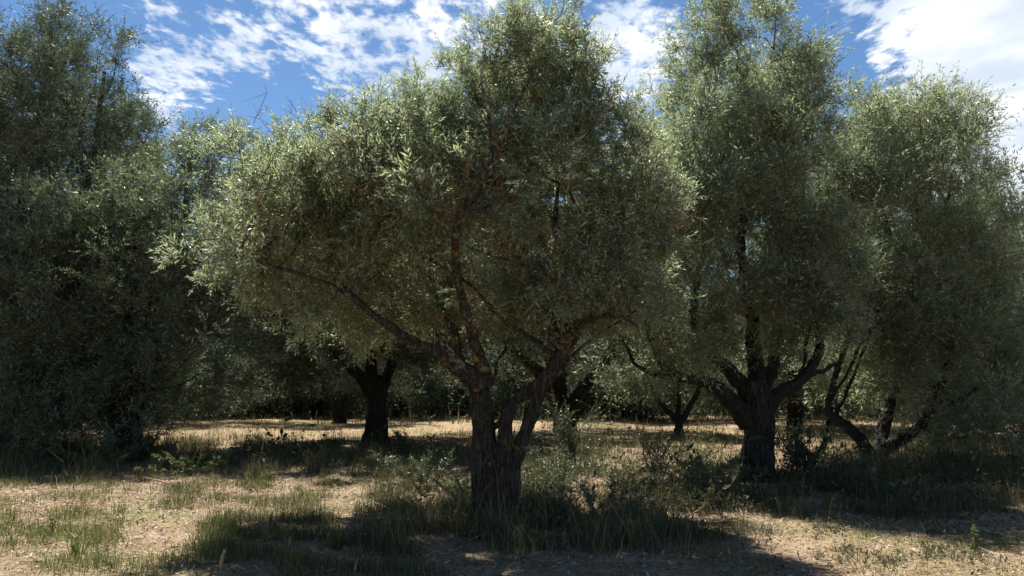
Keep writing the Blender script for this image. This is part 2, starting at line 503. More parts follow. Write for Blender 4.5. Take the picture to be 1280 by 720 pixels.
def skeleton(limbs):
    out = []
    for P, r in limbs:
        first = len(out); s = 0
        for k in range(0, len(P), 3):
            if k: s += np.linalg.norm(P[k] - P[k - 3])
            out.append((P[k], -1 if k == 0 else len(out) - 1, 0.4 * s))
    return out


def spray_mesh(shoot_len, J, leaf_len, lw, mat, rng):
    """one leafy spray: three shoots from one foot, growing along +Z"""
    B = np.zeros((3, 3)) + rng.normal(size=(3, 3)) * 0.02
    D = nrm(np.array([[0, 0, 1.0]] * 3) + rng.normal(size=(3, 3)) * 0.38)
    lv, st = shoots(B, D, shoot_len * rng.uniform(.65, 1.15, 3), J, leaf_len, rng, lw=lw)
    v2, t2, ti2 = segs(st[0], st[1], st[2], st[3], 3, rng.uniform(0, 1, len(st[0])))
    v = np.vstack([lv[0], v2]); t = np.vstack([lv[1], t2 + len(lv[0])])
    me = mesh('spray', v, t, mat, {'tint': np.r_[lv[2], ti2]})
    me.materials.append(M_TWIG)
    mi = np.zeros(len(me.polygons), np.int32); mi[len(lv[1]):] = 1
    if len(me.polygons) == len(t): me.polygons.foreach_set('material_index', mi)
    return bpy.data.objects.new('spray', me)


def spray_points(B, D, rng):
    me = bpy.data.meshes.new('foliage'); me.vertices.add(len(B)); me.vertices.foreach_set('co', B.astype(np.float32).ravel())
    a = me.attributes.new('dirn', 'FLOAT_VECTOR', 'POINT'); a.data.foreach_set('vector', D.astype(np.float32).ravel())
    a = me.attributes.new('spin', 'FLOAT', 'POINT'); a.data.foreach_set('value', rng.uniform(0, 6.28, len(B)).astype(np.float32))
    a = me.attributes.new('size', 'FLOAT', 'POINT'); a.data.foreach_set('value', rng.lognormal(-.03, .24, len(B)).clip(.55, 1.4).astype(np.float32))
    a = me.attributes.new('pick', 'INT', 'POINT'); a.data.foreach_set('value', rng.integers(0, 6, len(B)).astype(np.int32))
    return me


def scatter(o, variants):
    g = bpy.data.node_groups.new('leafy_sprays', 'GeometryNodeTree')
    g.interface.new_socket('Geometry', in_out='INPUT', socket_type='NodeSocketGeometry')
    g.interface.new_socket('Geometry', in_out='OUTPUT', socket_type='NodeSocketGeometry')
    N = g.nodes.new; Lk = g.links.new
    gi, go = N('NodeGroupInput'), N('NodeGroupOutput')
    jo = N('GeometryNodeJoinGeometry')
    for v in variants:
        oi = N('GeometryNodeObjectInfo'); oi.inputs['Object'].default_value = v; oi.inputs['As Instance'].default_value = False
        ti = N('GeometryNodeGeometryToInstance'); Lk(oi.outputs['Geometry'], ti.inputs[0]); Lk(ti.outputs[0], jo.inputs[0])

    def at(name, typ):
        n = N('GeometryNodeInputNamedAttribute'); n.data_type = typ; n.inputs[0].default_value = name
        return n.outputs[0]
    al = N('FunctionNodeAlignRotationToVector'); al.axis = 'Z'; Lk(at('dirn', 'FLOAT_VECTOR'), al.inputs['Vector'])
    rt = N('FunctionNodeRotateRotation'); rt.rotation_space = 'LOCAL'
    aa = N('FunctionNodeAxisAngleToRotation'); aa.inputs['Axis'].default_value = (0, 0, 1); Lk(at('spin', 'FLOAT'), aa.inputs['Angle'])
    Lk(al.outputs[0], rt.inputs[0]); Lk(aa.outputs[0], rt.inputs[1])
    mp = N('GeometryNodeMeshToPoints'); Lk(gi.outputs[0], mp.inputs[0])
    ip = N('GeometryNodeInstanceOnPoints'); Lk(mp.outputs[0], ip.inputs['Points']); Lk(jo.outputs[0], ip.inputs['Instance'])
    ip.inputs['Pick Instance'].default_value = True; Lk(at('pick', 'INT'), ip.inputs['Instance Index'])
    Lk(rt.outputs[0], ip.inputs['Rotation']); Lk(at('size', 'FLOAT'), ip.inputs['Scale'])
    Lk(ip.outputs[0], go.inputs[0])
    md = o.modifiers.new('leafy_sprays', 'NODES'); md.node_group = g


def build_crown(root, limbs, blobs, spacing, shoots_per, J, leaf_len, shoot_len, rng, leafmat, barerate=0.0, min_z=0.6, stem=True, lw=0.2, upbias=0.55, base_r=0.0036, sprays=False):
    pts, which, out, qm = sample_blobs(blobs, spacing, rng)
    ok = pts[:, 2] > min_z; pts, which, out, qm = pts[ok], which[ok], out[ok], qm[ok]
    POS, PAR, load, n0, tips = grow(skeleton(limbs), pts, rng, spacing * 0.8)
    idx = np.arange(n0, len(POS))
    r = base_r * np.sqrt(load) + 0.0015; r = np.minimum(r, 0.075)
    pr = np.where(PAR[idx] < n0, r[idx] * 1.35, r[np.maximum(PAR[idx], 0)])
    ra = np.minimum(pr, r[idx] * 1.35)
    bv, bt, btint = segs(POS[PAR[idx]], POS[idx], ra, r[idx], 5, rng.uniform(0, 1, len(idx)))
    # bare inner twigs
    dens = np.array([b[2] for b in blobs])
    # shoots
    N = len(pts); k = shoots_per
    B = np.repeat(pts, k, 0) + rng.normal(size=(N * k, 3)) * spacing * 0.33
    zc = np.array([b[0][2] for b in blobs]).mean()
    up = np.clip((np.repeat(pts[:, 2], k) - zc + 0.8) / 1.5, -0.15, 1) * upbias + 0.12
    D = nrm(np.repeat(out, k, 0) * 0.55 + np.stack([up * 0, up * 0, up], -1) + rng.normal(size=(N * k, 3)) * 0.55)
    L = shoot_len * rng.uniform(0.55, 1.25, N * k)
    st = None
    if sprays:
        variants = [spray_mesh(shoot_len, J, leaf_len, lw, leafmat, rng) for _ in range(6)]
        fo = obj('foliage', spray_points(B, D, rng), root); scatter(fo, variants); fo['kind'] = 'stuff'
        lv = (0, 0, np.zeros(len(B) * 4 * 3 * 2 * J))
    else:
        lv, st = shoots(B, D, L, J, leaf_len, rng, lw=lw, stem=stem)
        fo = obj('foliage', mesh('foliage', lv[0], lv[1], leafmat, {'tint': lv[2]}), root); fo['kind'] = 'stuff'
    v, t, ti = bv, bt, btint
    if st is not None:
        v2, t2, ti2 = segs(st[0], st[1], st[2], st[3], 3, rng.uniform(0, 1, len(st[0])))
        t2 = t2 + len(v); v = np.vstack([v, v2]); t = np.vstack([t, t2]); ti = np.r_[ti, ti2]
    br = obj('branches', mesh('branches', v, t, M_TWIG, {'tint': ti}), root); br['kind'] = 'stuff'
    if barerate > 0:
        zr = (pts[:, 2] - pts[:, 2].min()) / np.ptp(pts[:, 2])
        lowq = (rng.random(len(pts)) < barerate * np.clip(1.5 - 2.2 * zr, 0.05, 1.0)) & (qm < 0.95)
        c = pts[lowq]; m = len(c) * 10
        c = np.repeat(c, 10, 0) + rng.normal(size=(m, 3)) * 0.16
        dd = nrm(rng.normal(size=(m, 3)) + np.array([0, 0, 0.3])); ll = rng.uniform(0.15, 0.45, m)
        bend = rng.normal(size=(m, 3)) * (ll * 0.22)[:, None]
        p1 = c + dd * (ll * .5)[:, None] + bend; p2 = c + dd * ll[:, None] + bend * rng.uniform(-1, 2, (m, 1))
        p3 = p1 + nrm(dd + rng.normal(size=(m, 3)) * 0.8) * (ll * 0.45)[:, None]
        v, t, ti = segs(np.vstack([c, p1, p1]), np.vstack([p1, p2, p3]), np.r_[np.full(m, .0042), np.full(2 * m, .003)], np.r_[np.full(m, .003), np.full(2 * m, .0012)], 3, rng.uniform(0, 1, 3 * m))
        o = obj('bare_twigs', mesh('bare_twigs', v, t, M_BARE, {'tint': ti}), root); o['kind'] = 'stuff'
    return len(lv[2]) // 4, len(pts)


def px_blobs(spec, Y0, org, fatten=1.0):
    out = []
    for s in spec:
        px, py, rx, ry, dy = s[:5]; den = s[5] if len(s) > 5 else 1.0
        Y = Y0 + dy; c = WP(px, py, Y) - org
        k = Y / F; rr = (rx * k, max(0.6, 0.62 * (rx + ry) * k * fatten), ry * k)
        out.append((c, np.array(rr), den))
    return out


def px_limb(spec, Y0, org):
    P = np.array([WP(a[0], a[1], Y0 + a[2]) - org for a in spec]); r = np.array([a[3] * (Y0 + a[2]) / F / 2 for a in spec])
    return P, r


def hero_tree(base_px, Y0, trunks, limbs, blobs, label, group=None, voxel=0.018, trunk_mat=None, limb_mat=None, seed=0, fan=16, deepen=0.0, **kw):
    rng = np.random.default_rng(seed)
    org = WP(base_px, 500, Y0); org[2] = float(hground(org[0], org[1]))
    root = empty('olive_tree', org); tag(root, label, 'tree', group)
    lst, skel = [], []
    for n, (spec, fl) in enumerate(trunks):
        P, r = px_limb(spec, Y0, org)
        if n == 0 or fl > 0: P[0, 2] = -0.12
        v, t, PP, rr = gnarled_tube(P, r, 28, 0.04, 0.13, 0.10, seed * 31 + n, flare=fl); lst.append((v, t)); skel.append((PP, rr))
    v, t = joinvt(lst)
    tm = trunk_mat or M_BARK
    if voxel: remeshed('trunk', v, t, tm, voxel, root)
    else: obj('trunk', mesh('trunk', v, t, tm, smooth=True), root)
    for n, spec in enumerate(limbs):
        P, r = px_limb([(a[0], a[1], a[2] + deepen * q / len(spec), a[3]) for q, a in enumerate(spec)], Y0, org)
        v, t, PP, rr = gnarled_tube(P, r, 12, 0.05, 0.10, 0.16, seed * 57 + 9 + n, wig=0.035)
        o = obj('limb', mesh('limb', v, t, limb_mat or M_LIMB, smooth=True), root); skel.append((PP, rr))
    for n in range(fan):
        PP0, r0 = skel[rng.integers(0, len(skel))]; k0 = int(len(PP0) * rng.uniform(.55, .95)); st_ = PP0[k0]
        b_ = blobs[rng.integers(0, len(blobs))]; e_ = WP(b_[0] + rng.uniform(-1, 1) * b_[2] * .5, b_[1] + rng.uniform(-.4, 1) * b_[3] * .4, Y0 + b_[4] + rng.normal() * .3) - org
        if e_[2] < st_[2] + .3: continue
        c_ = st_ * .5 + e_ * .5 + rng.normal(size=3) * .22 + np.array([0, 0, .15]); tt = np.linspace(0, 1, 9)[:, None]
        Q = (1 - tt) ** 2 * st_ + 2 * tt * (1 - tt) * c_ + tt ** 2 * e_ + rng.normal(size=(9, 3)) * .035 * np.minimum(tt * 4, 1)
        rr_ = min(r0[k0] * .6, .035) * (1 - tt[:, 0] * .8)
        v, t, PP, rr = gnarled_tube(Q, rr_, 8, 0.06, 0.08, 0.2, seed * 91 + n, wig=0.05)
        obj('limb', mesh('limb', v, t, limb_mat or M_LIMB, smooth=True), root); skel.append((PP, rr))
    n = build_crown(root, skel, px_blobs(blobs, Y0, org), rng=rng, **kw)
    print('TREE', label[:30], n)
    return root


GRP = 'olive trees of the grove'
# ---- the big tree in the middle foreground
hero_tree(612, 9.24,
    trunks=[
        ([(609, 668, 0, 42.0), (608, 630, 0, 34.4), (606, 575, 0, 31.1), (605, 530, .02, 26.0), (600, 492, .03, 26.1), (595, 470, .05, 19.8)], 0.2),
        ([(624, 665, -.08, 31.9), (624, 620, -.08, 26.0), (627, 570, -.06, 20.2), (632, 525, -.02, 15.1), (645, 498, .0, 13.5), (672, 479, .0, 12.6), (696, 452, 0, 12.6), (712, 428, 0, 11.7)], 0.15),
        ([(633, 665, .05, 30.2), (636, 620, .05, 23.5), (644, 575, .05, 17.6), (658, 535, .05, 15.1), (674, 492, .05, 16.2), (692, 460, .05, 17.1), (706, 432, .03, 17.1), (718, 408, 0, 13.5)], 0.15),
    ],
    limbs=[
        [(600, 485, .02, 26), (583, 464, -.1, 21), (555, 446, -.2, 17), (527, 431, -.35, 14), (500, 420, -.5, 11), (468, 396, -.6, 9), (440, 370, -.6, 8), (415, 325, -.5, 7), (408, 280, -.4, 6), (396, 225, -.3, 4)],
        [(606, 480, .05, 21), (603, 455, -.1, 16), (595, 425, -.25, 13), (588, 400, -.4, 12), (579, 376, -.5, 11), (566, 325, -.8, 10), (572, 275, -1.1, 10), (600, 232, -1.2, 9), (620, 188, -1.2, 7), (637, 145, -1.0, 6), (656, 110, -.7, 4)],
        [(618, 192, -1.2, 6), (610, 165, -1.2, 5), (608, 140, -1.1, 4), (600, 100, -.8, 3)],
        [(570, 268, -1.1, 7), (605, 262, -1.2, 6), (640, 245, -1.2, 4), (690, 240, -1.1, 3)],
        [(594, 480, .1, 16), (575, 455, .2, 12), (567, 415, .3, 10), (557, 383, .5, 8), (530, 330, .8, 6), (500, 270, .9, 5)],
        [(712, 420, 0, 14), (694, 432, -.2, 11), (690, 415, -.3, 9), (703, 398, -.4, 7), (712, 360, -.5, 5), (740, 300, -.6, 4)],
        [(716, 412, 0, 16), (702, 392, .1, 10), (705, 365, .2, 8), (708, 335, .2, 8), (692, 298, .3, 6), (700, 230, .3, 4)],
        [(714, 412, 0, 15), (740, 384, .1, 11), (768, 352, .2, 8), (800, 318, .3, 6), (810, 250, .3, 4)],
        [(716, 410, 0, 11), (735, 402, -.3, 7), (756, 394, -.5, 6), (780, 396, -.7, 5), (796, 410, -.8, 3)],
        [(440, 370, -.6, 6), (395, 352, -.8, 5), (345, 336, -.9, 4), (292, 318, -.9, 3)],
        [(600, 480, .3, 20), (560, 440, 1.2, 12), (510, 380, 2.0, 9), (470, 300, 2.4, 6)],
        [(700, 440, .2, 18), (730, 400, 1.2, 12), (760, 340, 2.0, 8), (770, 270, 2.3, 5)],
    ],
    blobs=[
        (655, 80, 88, 58, .3), (608, 72, 56, 42, .2), (706, 62, 44, 50, .4), (722, 120, 36, 40, .3), (600, 125, 60, 40, .2), (500, 165, 75, 42, 0), (560, 190, 115, 78, .35, .85), (450, 215, 100, 78, -.2), (365, 235, 75, 72, -.4),
        (290, 265, 48, 62, -.5), (680, 210, 110, 82, .2), (775, 205, 50, 70, .3), (785, 290, 60, 62, .3),
        (480, 325, 130, 62, .2, .6), (340, 320, 85, 44, -.3, .65), (630, 335, 120, 66, .3, .55), (760, 365, 95, 60, .2, .6), (560, 270, 140, 70, -.4, .5), (560, 380, 200, 36, 1.4, .5),
        (420, 250, 90, 70, 1.8, .6), (560, 230, 120, 80, 2.2, .6), (700, 240, 110, 80, 2.3, .6),
    ],
    fan=48, label='largest and nearest olive tree with several fused dark trunks in the middle foreground', seed=3, group=GRP,
    spacing=0.25, shoots_per=7, J=8, leaf_len=0.077, shoot_len=0.30, leafmat=M_LEAF, barerate=0.9, lw=0.2, sprays=True)

# ---- right of it, thick flared trunk
hero_tree(944, 13.4,
    trunks=[
        ([(943, 606, 0, 52.8), (945, 580, 0, 40.0), (948, 550, 0, 33.6), (948, 520, 0, 32.8), (945, 495, 0, 35.2), (940, 475, 0, 27.2)], 0.42),
        ([(937, 530, 0, 24.0), (924, 512, -.05, 21.6), (905, 490, -.1, 19.2), (885, 478, -.15, 16.0), (862, 474, -.2, 12.8), (842, 471, -.3, 11.2)], 0),
        ([(955, 530, 0, 24.0), (964, 500, 0, 20.8), (980, 487, .05, 16.0), (1000, 477, .1, 13.6), (1012, 464, .1, 12.0)], 0),
    ],
    limbs=[
        [(846, 472, -.25, 14), (834, 462, -.4, 12), (822, 442, -.5, 9), (812, 418, -.6, 7), (806, 385, -.6, 5), (815, 340, -.5, 3)],
        [(840, 470, -.3, 9), (815, 466, -.5, 6), (790, 452, -.7, 4), (775, 425, -.8, 3)],
        [(940, 495, 0, 24), (912, 467, -.1, 19), (890, 444, -.1, 15), (868, 418, -.1, 12), (868, 370, 0, 9), (880, 300, 0, 7), (880, 220, .1, 5)],
        [(948, 490, 0, 22), (944, 450, .1, 18), (940, 390, .2, 14), (925, 310, .3, 10), (930, 220, .3, 8), (925, 120, .3, 5)],
        [(1010, 466, .1, 13), (1022, 440, .2, 11), (1020, 390, .2, 9), (1005, 330, .3, 7), (985, 260, .3, 5), (970, 170, .3, 4)],
        [(1008, 468, .1, 8), (1030, 466, 0, 5), (1052, 452, -.1, 3.5), (1062, 425, -.1, 2.5)],
        [(950, 500, .3, 20), (970, 440, 1.6, 12), (990, 360, 2.4, 8), (980, 280, 2.6, 5)],
    ],
    blobs=[
        (935, 62, 75, 56, .3), (880, 60, 42, 46, .2), (985, 85, 48, 50, .3), (1012, 120, 32, 38, .3), (865, 175, 70, 80, 0), (950, 190, 80, 80, .2), (905, 270, 90, 75, 0),
        (985, 270, 55, 75, .1), (1038, 315, 42, 45, -.2), (1000, 370, 60, 60, -.2), (940, 375, 80, 50, -.3, .7), (850, 375, 75, 70, -.1, .95), (805, 345, 55, 60, .8, .9), (790, 410, 40, 60, -.3, .6), (1030, 425, 45, 35, -.1, .8), (838, 430, 50, 34, -.5, .8), (1062, 440, 46, 34, -.5, .9), (900, 430, 60, 30, .3, .5),
        (900, 200, 100, 100, 2.4, .8), (960, 300, 100, 90, 2.6, .8), (930, 440, 50, 22, -.4, .25),
    ],
    label='tall olive tree with thick single dark flared trunk, right of the middle tree', seed=5, group=GRP,
    voxel=0.025, deepen=1.1, trunk_mat=M_BARKD, limb_mat=M_BARKD,
    spacing=0.36, shoots_per=9, J=7, leaf_len=0.096, shoot_len=0.38, leafmat=M_LEAF, barerate=0.5, lw=0.2, sprays=True)

# ---- far right tree, two leaning stems
hero_tree(1090, 16.0,
    trunks=[
        ([(1090, 586, 0, 26), (1086, 572, 0, 17), (1073, 546, -.05, 14), (1052, 528, -.1, 12), (1034, 516, -.15, 10), (1036, 498, -.2, 8)], 0.2),
        ([(1090, 586, 0, 26), (1103, 564, 0, 17), (1127, 549, 0, 14), (1150, 534, 0, 12), (1172, 503, 0, 11), (1186, 450, 0, 9)], 0.2),
        ([(1092, 586, .3, 22), (1104, 540, .8, 15), (1120, 470, 1.2, 13), (1130, 400, 1.4, 10)], 0.2),
    ],
    limbs=[
        [(1036, 500, -.2, 8), (1045, 470, -.2, 7), (1060, 420, -.1, 6), (1075, 340, 0, 5), (1080, 250, 0, 4), (1070, 150, 0, 3)],
        [(1186, 455, 0, 9), (1190, 390, .1, 8), (1175, 310, .2, 6), (1190, 220, .2, 4)],
        [(1130, 405, 1.4, 10), (1120, 330, 1.2, 8), (1100, 260, 1.0, 6), (1120, 180, .8, 4)],
        [(1172, 505, 0, 9), (1200, 500, -.2, 7), (1230, 480, -.4, 5), (1250, 440, -.4, 4)],
    ],
    blobs=[
        (1125, 168, 75, 52, .3), (1185, 190, 50, 58, .2), (1068, 150, 34, 45, 0, .75), (1215, 215, 28, 45, 0), (1090, 240, 70, 70, 0), (1040, 225, 34, 55, .2), (1035, 320, 40, 60, .4), (1045, 165, 30, 45, .2, .8), (1160, 280, 80, 80, 0),
        (1200, 340, 58, 70, -.3), (1120, 370, 85, 80, 0), (1190, 440, 75, 75, -.2), (1070, 420, 50, 60, .1, .8), (1240, 420, 45, 90, 0, 1), (1240, 310, 34, 60, .2, .9), (1160, 490, 60, 42, -.2, .7),
        (1240, 530, 60, 60, -.6, .8), (1120, 250, 90, 100, 2.2, .8), (1160, 400, 100, 100, 2.4, .8), (1215, 560, 50, 35, -.9, .6), (1195, 510, 70, 50, -1.0, .9), (1262, 470, 50, 90, -.5, .9), (1110, 480, 50, 30, .6, .5),
    ],
    label='olive tree with two slender stems leaning apart in a V, near the right edge', seed=8, group=GRP,
    voxel=0.022, deepen=1.1, trunk_mat=M_BARKD, limb_mat=M_BARKD,
    spacing=0.42, shoots_per=11, J=7, leaf_len=0.10, shoot_len=0.42, leafmat=M_LEAF, barerate=0.2, lw=0.2, sprays=True)

# ---- left edge, tall dark tree
hero_tree(20, 19.5,
    trunks=[([(20, 568, 0, 60), (22, 540, 0, 44), (18, 505, 0, 38), (25, 470, 0, 30), (40, 430, 0, 22)], 0.4)],
    limbs=[
        [(25, 470, 0, 20), (60, 400, .3, 14), (90, 300, .4, 10), (120, 180, .4, 8), (130, 90, .4, 4)],
        [(20, 480, 0, 20), (10, 380, -.4, 14), (25, 260, -.4, 10), (50, 150, -.3, 8), (60, 80, 0, 4)],
        [(20, 490, 0, 16), (-40, 420, 0, 12), (-90, 300, .3, 9), (-110, 180, .3, 5)],
    ],
    blobs=[
        (55, 75, 50, 50, .3), (125, 62, 46, 48, .3), (15, 95, 45, 65, 0), (110, 150, 72, 70, 0), (140, 180, 42, 60, .2), (50, 220, 90, 90, -.4), (140, 290, 60, 80, 0), (-60, 160, 80, 110, .3), (-80, 330, 90, 130, 0),
        (30, 380, 90, 110, .4), (20, 500, 80, 45, -.5, .9), (60, 200, 100, 120, 2.6, .8), (0, 330, 110, 110, 2.8, .8), (90, 30, 24, 22, .3, .8),
    ],
    label='tallest dark leafy olive tree filling the left edge of the view', seed=11, group=GRP,
    voxel=0, deepen=.9, trunk_mat=M_BARKD, limb_mat=M_BARKD,
    spacing=0.54, shoots_per=11, J=7, leaf_len=0.105, shoot_len=0.50, leafmat=M_LEAF_SHADED, barerate=0.1, lw=0.22, sprays=True)

# ---- left, rounder tree in front of it
hero_tree(155, 17.6,
    trunks=[([(150, 574, 0, 56), (153, 548, 0, 40), (158, 515, 0, 34), (165, 485, 0, 28)], 0.4), ([(158, 520, 0, 24), (135, 480, 0, 20), (110, 440, 0, 16)], 0)],
    limbs=[
        [(163, 490, 0, 20), (190, 440, -.3, 14), (230, 390, -.5, 10), (265, 350, -.6, 6), (285, 380, -.6, 4)],
        [(112, 444, 0, 16), (90, 390, -.3, 12), (80, 330, -.4, 8), (120, 270, -.3, 5)],
        [(163, 490, 0, 18), (160, 420, .3, 13), (170, 340, .4, 9), (165, 260, .4, 5)],
        [(163, 480, .2, 16), (190, 400, 1.2, 12), (225, 300, 2.0, 9), (240, 190, 2.3, 5)],
        [(112, 444, 0, 13), (60, 430, -.2, 10), (30, 460, -.5, 6), (40, 500, -.6, 4)],
    ],
    blobs=[
        (150, 275, 90, 58, 0), (232, 300, 62, 62, -.2), (295, 385, 40, 50, -.5), (262, 420, 62, 55, -.4), (190, 390, 90, 75, -.2), (85, 350, 75, 80, -.4), (40, 430, 62, 80, -.6), (140, 460, 80, 50, -.2, .8), (60, 510, 60, 42, -.8, .8),
        (250, 465, 50, 30, -.2, .7), (-20, 380, 60, 110, -.2), (150, 350, 100, 90, 2.2, .8), (110, 515, 60, 40, -.9, .9), (5, 515, 60, 50, -1.0, .9), (190, 480, 60, 42, -.6, .9), (250, 470, 50, 36, .5, .8), (150, 470, 90, 50, 1.5, .8), (236, 195, 40, 40, 2.2, .8), (288, 185, 20, 30, 2.4, .7), (245, 235, 75, 60, 2.2), (310, 260, 50, 60, 2.5, .9), (100, 535, 70, 34, -1.3, 1), (30, 540, 60, 34, -1.3, 1), (150, 505, 50, 34, -1.2, 1), (150, 540, 46, 26, -1.6, 1), (70, 500, 90, 50, 1.6, .9),
    ],
    label='wide olive tree with boughs hanging to the grass, in front of the tall left tree', seed=13, group=GRP,
    voxel=0, deepen=.9, trunk_mat=M_BARKD, limb_mat=M_BARKD,
    spacing=0.44, shoots_per=9, J=7, leaf_len=0.10, shoot_len=0.42, leafmat=M_LEAF_HALFSHADE, barerate=0.2, lw=0.22, sprays=True)


# ---- behind on the left, thick upright trunk with a limb reaching left
hero_tree(470, 21.3,
    trunks=[
        ([(468, 559, 0, 35), (469, 540, 0, 26), (472, 512, 0, 22), (471, 488, 0, 22), (466, 470, 0, 17)], 0.25),
        ([(468, 500, 0, 16), (456, 478, -.1, 14), (440, 459, -.3, 14), (420, 442, -.5, 12), (398, 428, -.6, 10)], 0),
        ([(474, 500, 0, 15), (484, 470, .2, 12), (498, 435, .4, 12)], 0),
    ],
    limbs=[
        [(399, 429, -.6, 9), (375, 415, -.7, 7), (352, 400, -.7, 5), (330, 370, -.6, 3)],
        [(440, 459, -.3, 10), (425, 420, 0, 8), (420, 370, .2, 6), (410, 310, .2, 4)],
        [(466, 474, 0, 15), (462, 430, 0, 11), (475, 360, .2, 7), (480, 290, .2, 4)],
        [(496, 438, .4, 11), (520, 390, .6, 8), (545, 330, .6, 5)],
    ],
    blobs=[
        (400, 330, 100, 85, 0), (500, 310, 120, 95, .3), (362, 410, 58, 46, -.7), (425, 395, 70, 48, .3, .9), (545, 400, 75, 55, .3, .9), (330, 350, 60, 60, -.3),
        (450, 320, 130, 95, -2.6, .9), (470, 330, 130, 95, 2.6, .9), (590, 340, 80, 80, .6), (480, 420, 90, 30, 1.8, .8), (375, 450, 45, 25, -1.2, .7), (560, 440, 50, 30, -.6, .7),
    ],
    label='olive tree with thick upright trunk and a limb reaching left, left of the middle tree', seed=17, group=GRP,
    voxel=0.03, trunk_mat=M_BARKD, limb_mat=M_BARKD, fan=10,
    spacing=0.50, shoots_per=9, J=6, leaf_len=0.12, shoot_len=0.48, leafmat=M_LEAF_SHADED, barerate=0.15, lw=0.22, sprays=True)


# ------------------------------------------------------------------ shared crowns for the trees farther back
def generic(seed, blobs, trunks, limbs, mat, **kw):
    """local metres; returns an unlinked prototype: list of (name, mesh, kind)"""
    rng = np.random.default_rng(seed)
    root = empty('olive_tree', (0, 0, 0)); skel = []; lst = []
    for n, (P, r, fl) in enumerate(trunks):
        v, t, PP, rr = gnarled_tube(P, r, 18, 0.08, 0.13, 0.10, seed * 3 + n, flare=fl); lst.append((v, t)); skel.append((PP, rr))
    for n, (P, r) in enumerate(limbs):
        v, t, PP, rr = gnarled_tube(P, r, 9, 0.1, 0.1, 0.1, seed * 5 + n, wig=0.06); lst.append((v, t)); skel.append((PP, rr))
    v, t = joinvt(lst)
    obj('trunk', mesh('trunk', v, t, M_BARKD, smooth=True), root)
    print('GENERIC', build_crown(root, skel, [(np.array(c), np.array(r_), d) for c, r_, d in blobs], rng=rng, leafmat=mat, **kw))
    return root


gkw = dict(spacing=0.46, shoots_per=15, J=5, leaf_len=0.145, shoot_len=0.48, barerate=0.0, stem=False, lw=0.24, min_z=0.8)
GA = generic(21,
    [((0, 0, 4.6), (1.6, 1.6, 1.2), 1), ((-1.5, .3, 3.8), (1.5, 1.5, 1.3), 1), ((1.6, -.2, 3.7), (1.5, 1.6, 1.3), 1), ((-2.6, 0, 2.5), (1.1, 1.4, 1.2), .9), ((2.7, .2, 2.5), (1.1, 1.4, 1.1), .9),
     ((.2, -1.8, 3.0), (1.6, 1.2, 1.3), .9), ((0, 1.9, 3.0), (1.6, 1.2, 1.3), .9), ((-.5, .2, 5.5), (.9, .9, .9), 1), ((-1.6, -1.6, 2.1), (1.2, 1.1, .8), .7), ((1.6, 1.6, 2.2), (1.2, 1.1, .9), .7), ((-3.2, .2, 1.7), (.8, 1.3, .8), .9), ((3.1, -.4, 1.8), (.8, 1.3, .8), .9), ((1.5, -2.0, 1.9), (1.2, .8, .9), .8), ((-1.2, 2.1, 1.9), (1.2, .9, .9), .8)],
    [([(0, 0, -.1), (.02, 0, .5), (-.05, 0, 1.1), (-.15, 0, 1.6)], [.34, .27, .24, .22], .22)],
    [([(-.1, 0, 1.4), (-.7, 0, 2.0), (-1.3, .1, 2.7), (-1.6, .2, 3.6)], [.2, .15, .1, .05]), ([(-.05, 0, 1.4), (.6, -.1, 2.1), (1.3, -.1, 2.8), (1.7, 0, 3.6)], [.2, .14, .1, .05]),
     ([(-.1, 0, 1.5), (0, .3, 2.4), (-.1, .3, 3.4), (-.3, .2, 4.8)], [.18, .14, .1, .04]), ([(0, 0, 1.4), (.1, -.8, 2.1), (.2, -1.6, 2.8)], [.15, .1, .05]), ([(0, 0, 1.4), (0, .9, 2.1), (0, 1.8, 2.9)], [.15, .1, .05])],
    M_LEAF_SHADED, **gkw)
GB = generic(22,
    [((.4, 0, 4.3), (1.7, 1.5, 1.3), 1), ((-1.2, -.3, 4.3), (1.4, 1.4, 1.4), 1), ((-2.3, .3, 3.0), (1.3, 1.5, 1.2), 1), ((2.2, 0, 3.1), (1.4, 1.5, 1.4), .9), ((1.2, -1.5, 2.7), (1.3, 1.2, 1.2), .9),
     ((-1.2, -1.7, 2.6), (1.3, 1.1, 1.1), .8), ((.3, 1.8, 3.2), (1.7, 1.2, 1.3), .9), ((1.1, .3, 5.4), (.8, .8, .8), 1), ((2.9, .2, 2.0), (.8, 1.1, .8), .7), ((-2.9, 0, 1.9), (.8, 1.1, .7), .7)],
    [([(0, 0, -.1), (0, 0, .4), (.1, 0, .9), (.3, 0, 1.4)], [.30, .24, .20, .17], .2), ([(0, 0, .2), (-.15, .05, .8), (-.5, .1, 1.4)], [.25, .2, .17], 0)],
    [([(.3, 0, 1.3), (.9, 0, 2.0), (1.6, 0, 2.7), (2.1, 0, 3.2)], [.18, .13, .09, .05]), ([(-.45, .1, 1.3), (-1.1, 0, 2.1), (-1.3, -.2, 3.1), (-1.2, -.2, 4.2)], [.16, .13, .1, .04]),
     ([(.25, 0, 1.3), (.4, .1, 2.4), (.6, .1, 3.5), (.8, .2, 4.8)], [.17, .13, .1, .04]), ([(.1, 0, 1.1), (.6, -.8, 1.8), (1.1, -1.4, 2.5)], [.13, .1, .05]), ([(.1, 0, 1.1), (.2, .9, 2.1), (.2, 1.7, 3.0)], [.13, .1, .05])],
    M_LEAF_SHADED, **gkw)


def copy_tree(proto, loc, rz, sc, trunk=None):
    r = proto.copy(); COL.objects.link(r); r.location = loc; r.rotation_euler = (0, 0, rz); r.scale = sc
    for ch in list(proto.children):
        if trunk and ch.name.split('.')[0] == 'trunk': continue
        c = ch.copy(); COL.objects.link(c); c.parent = r
    return r


used = {}


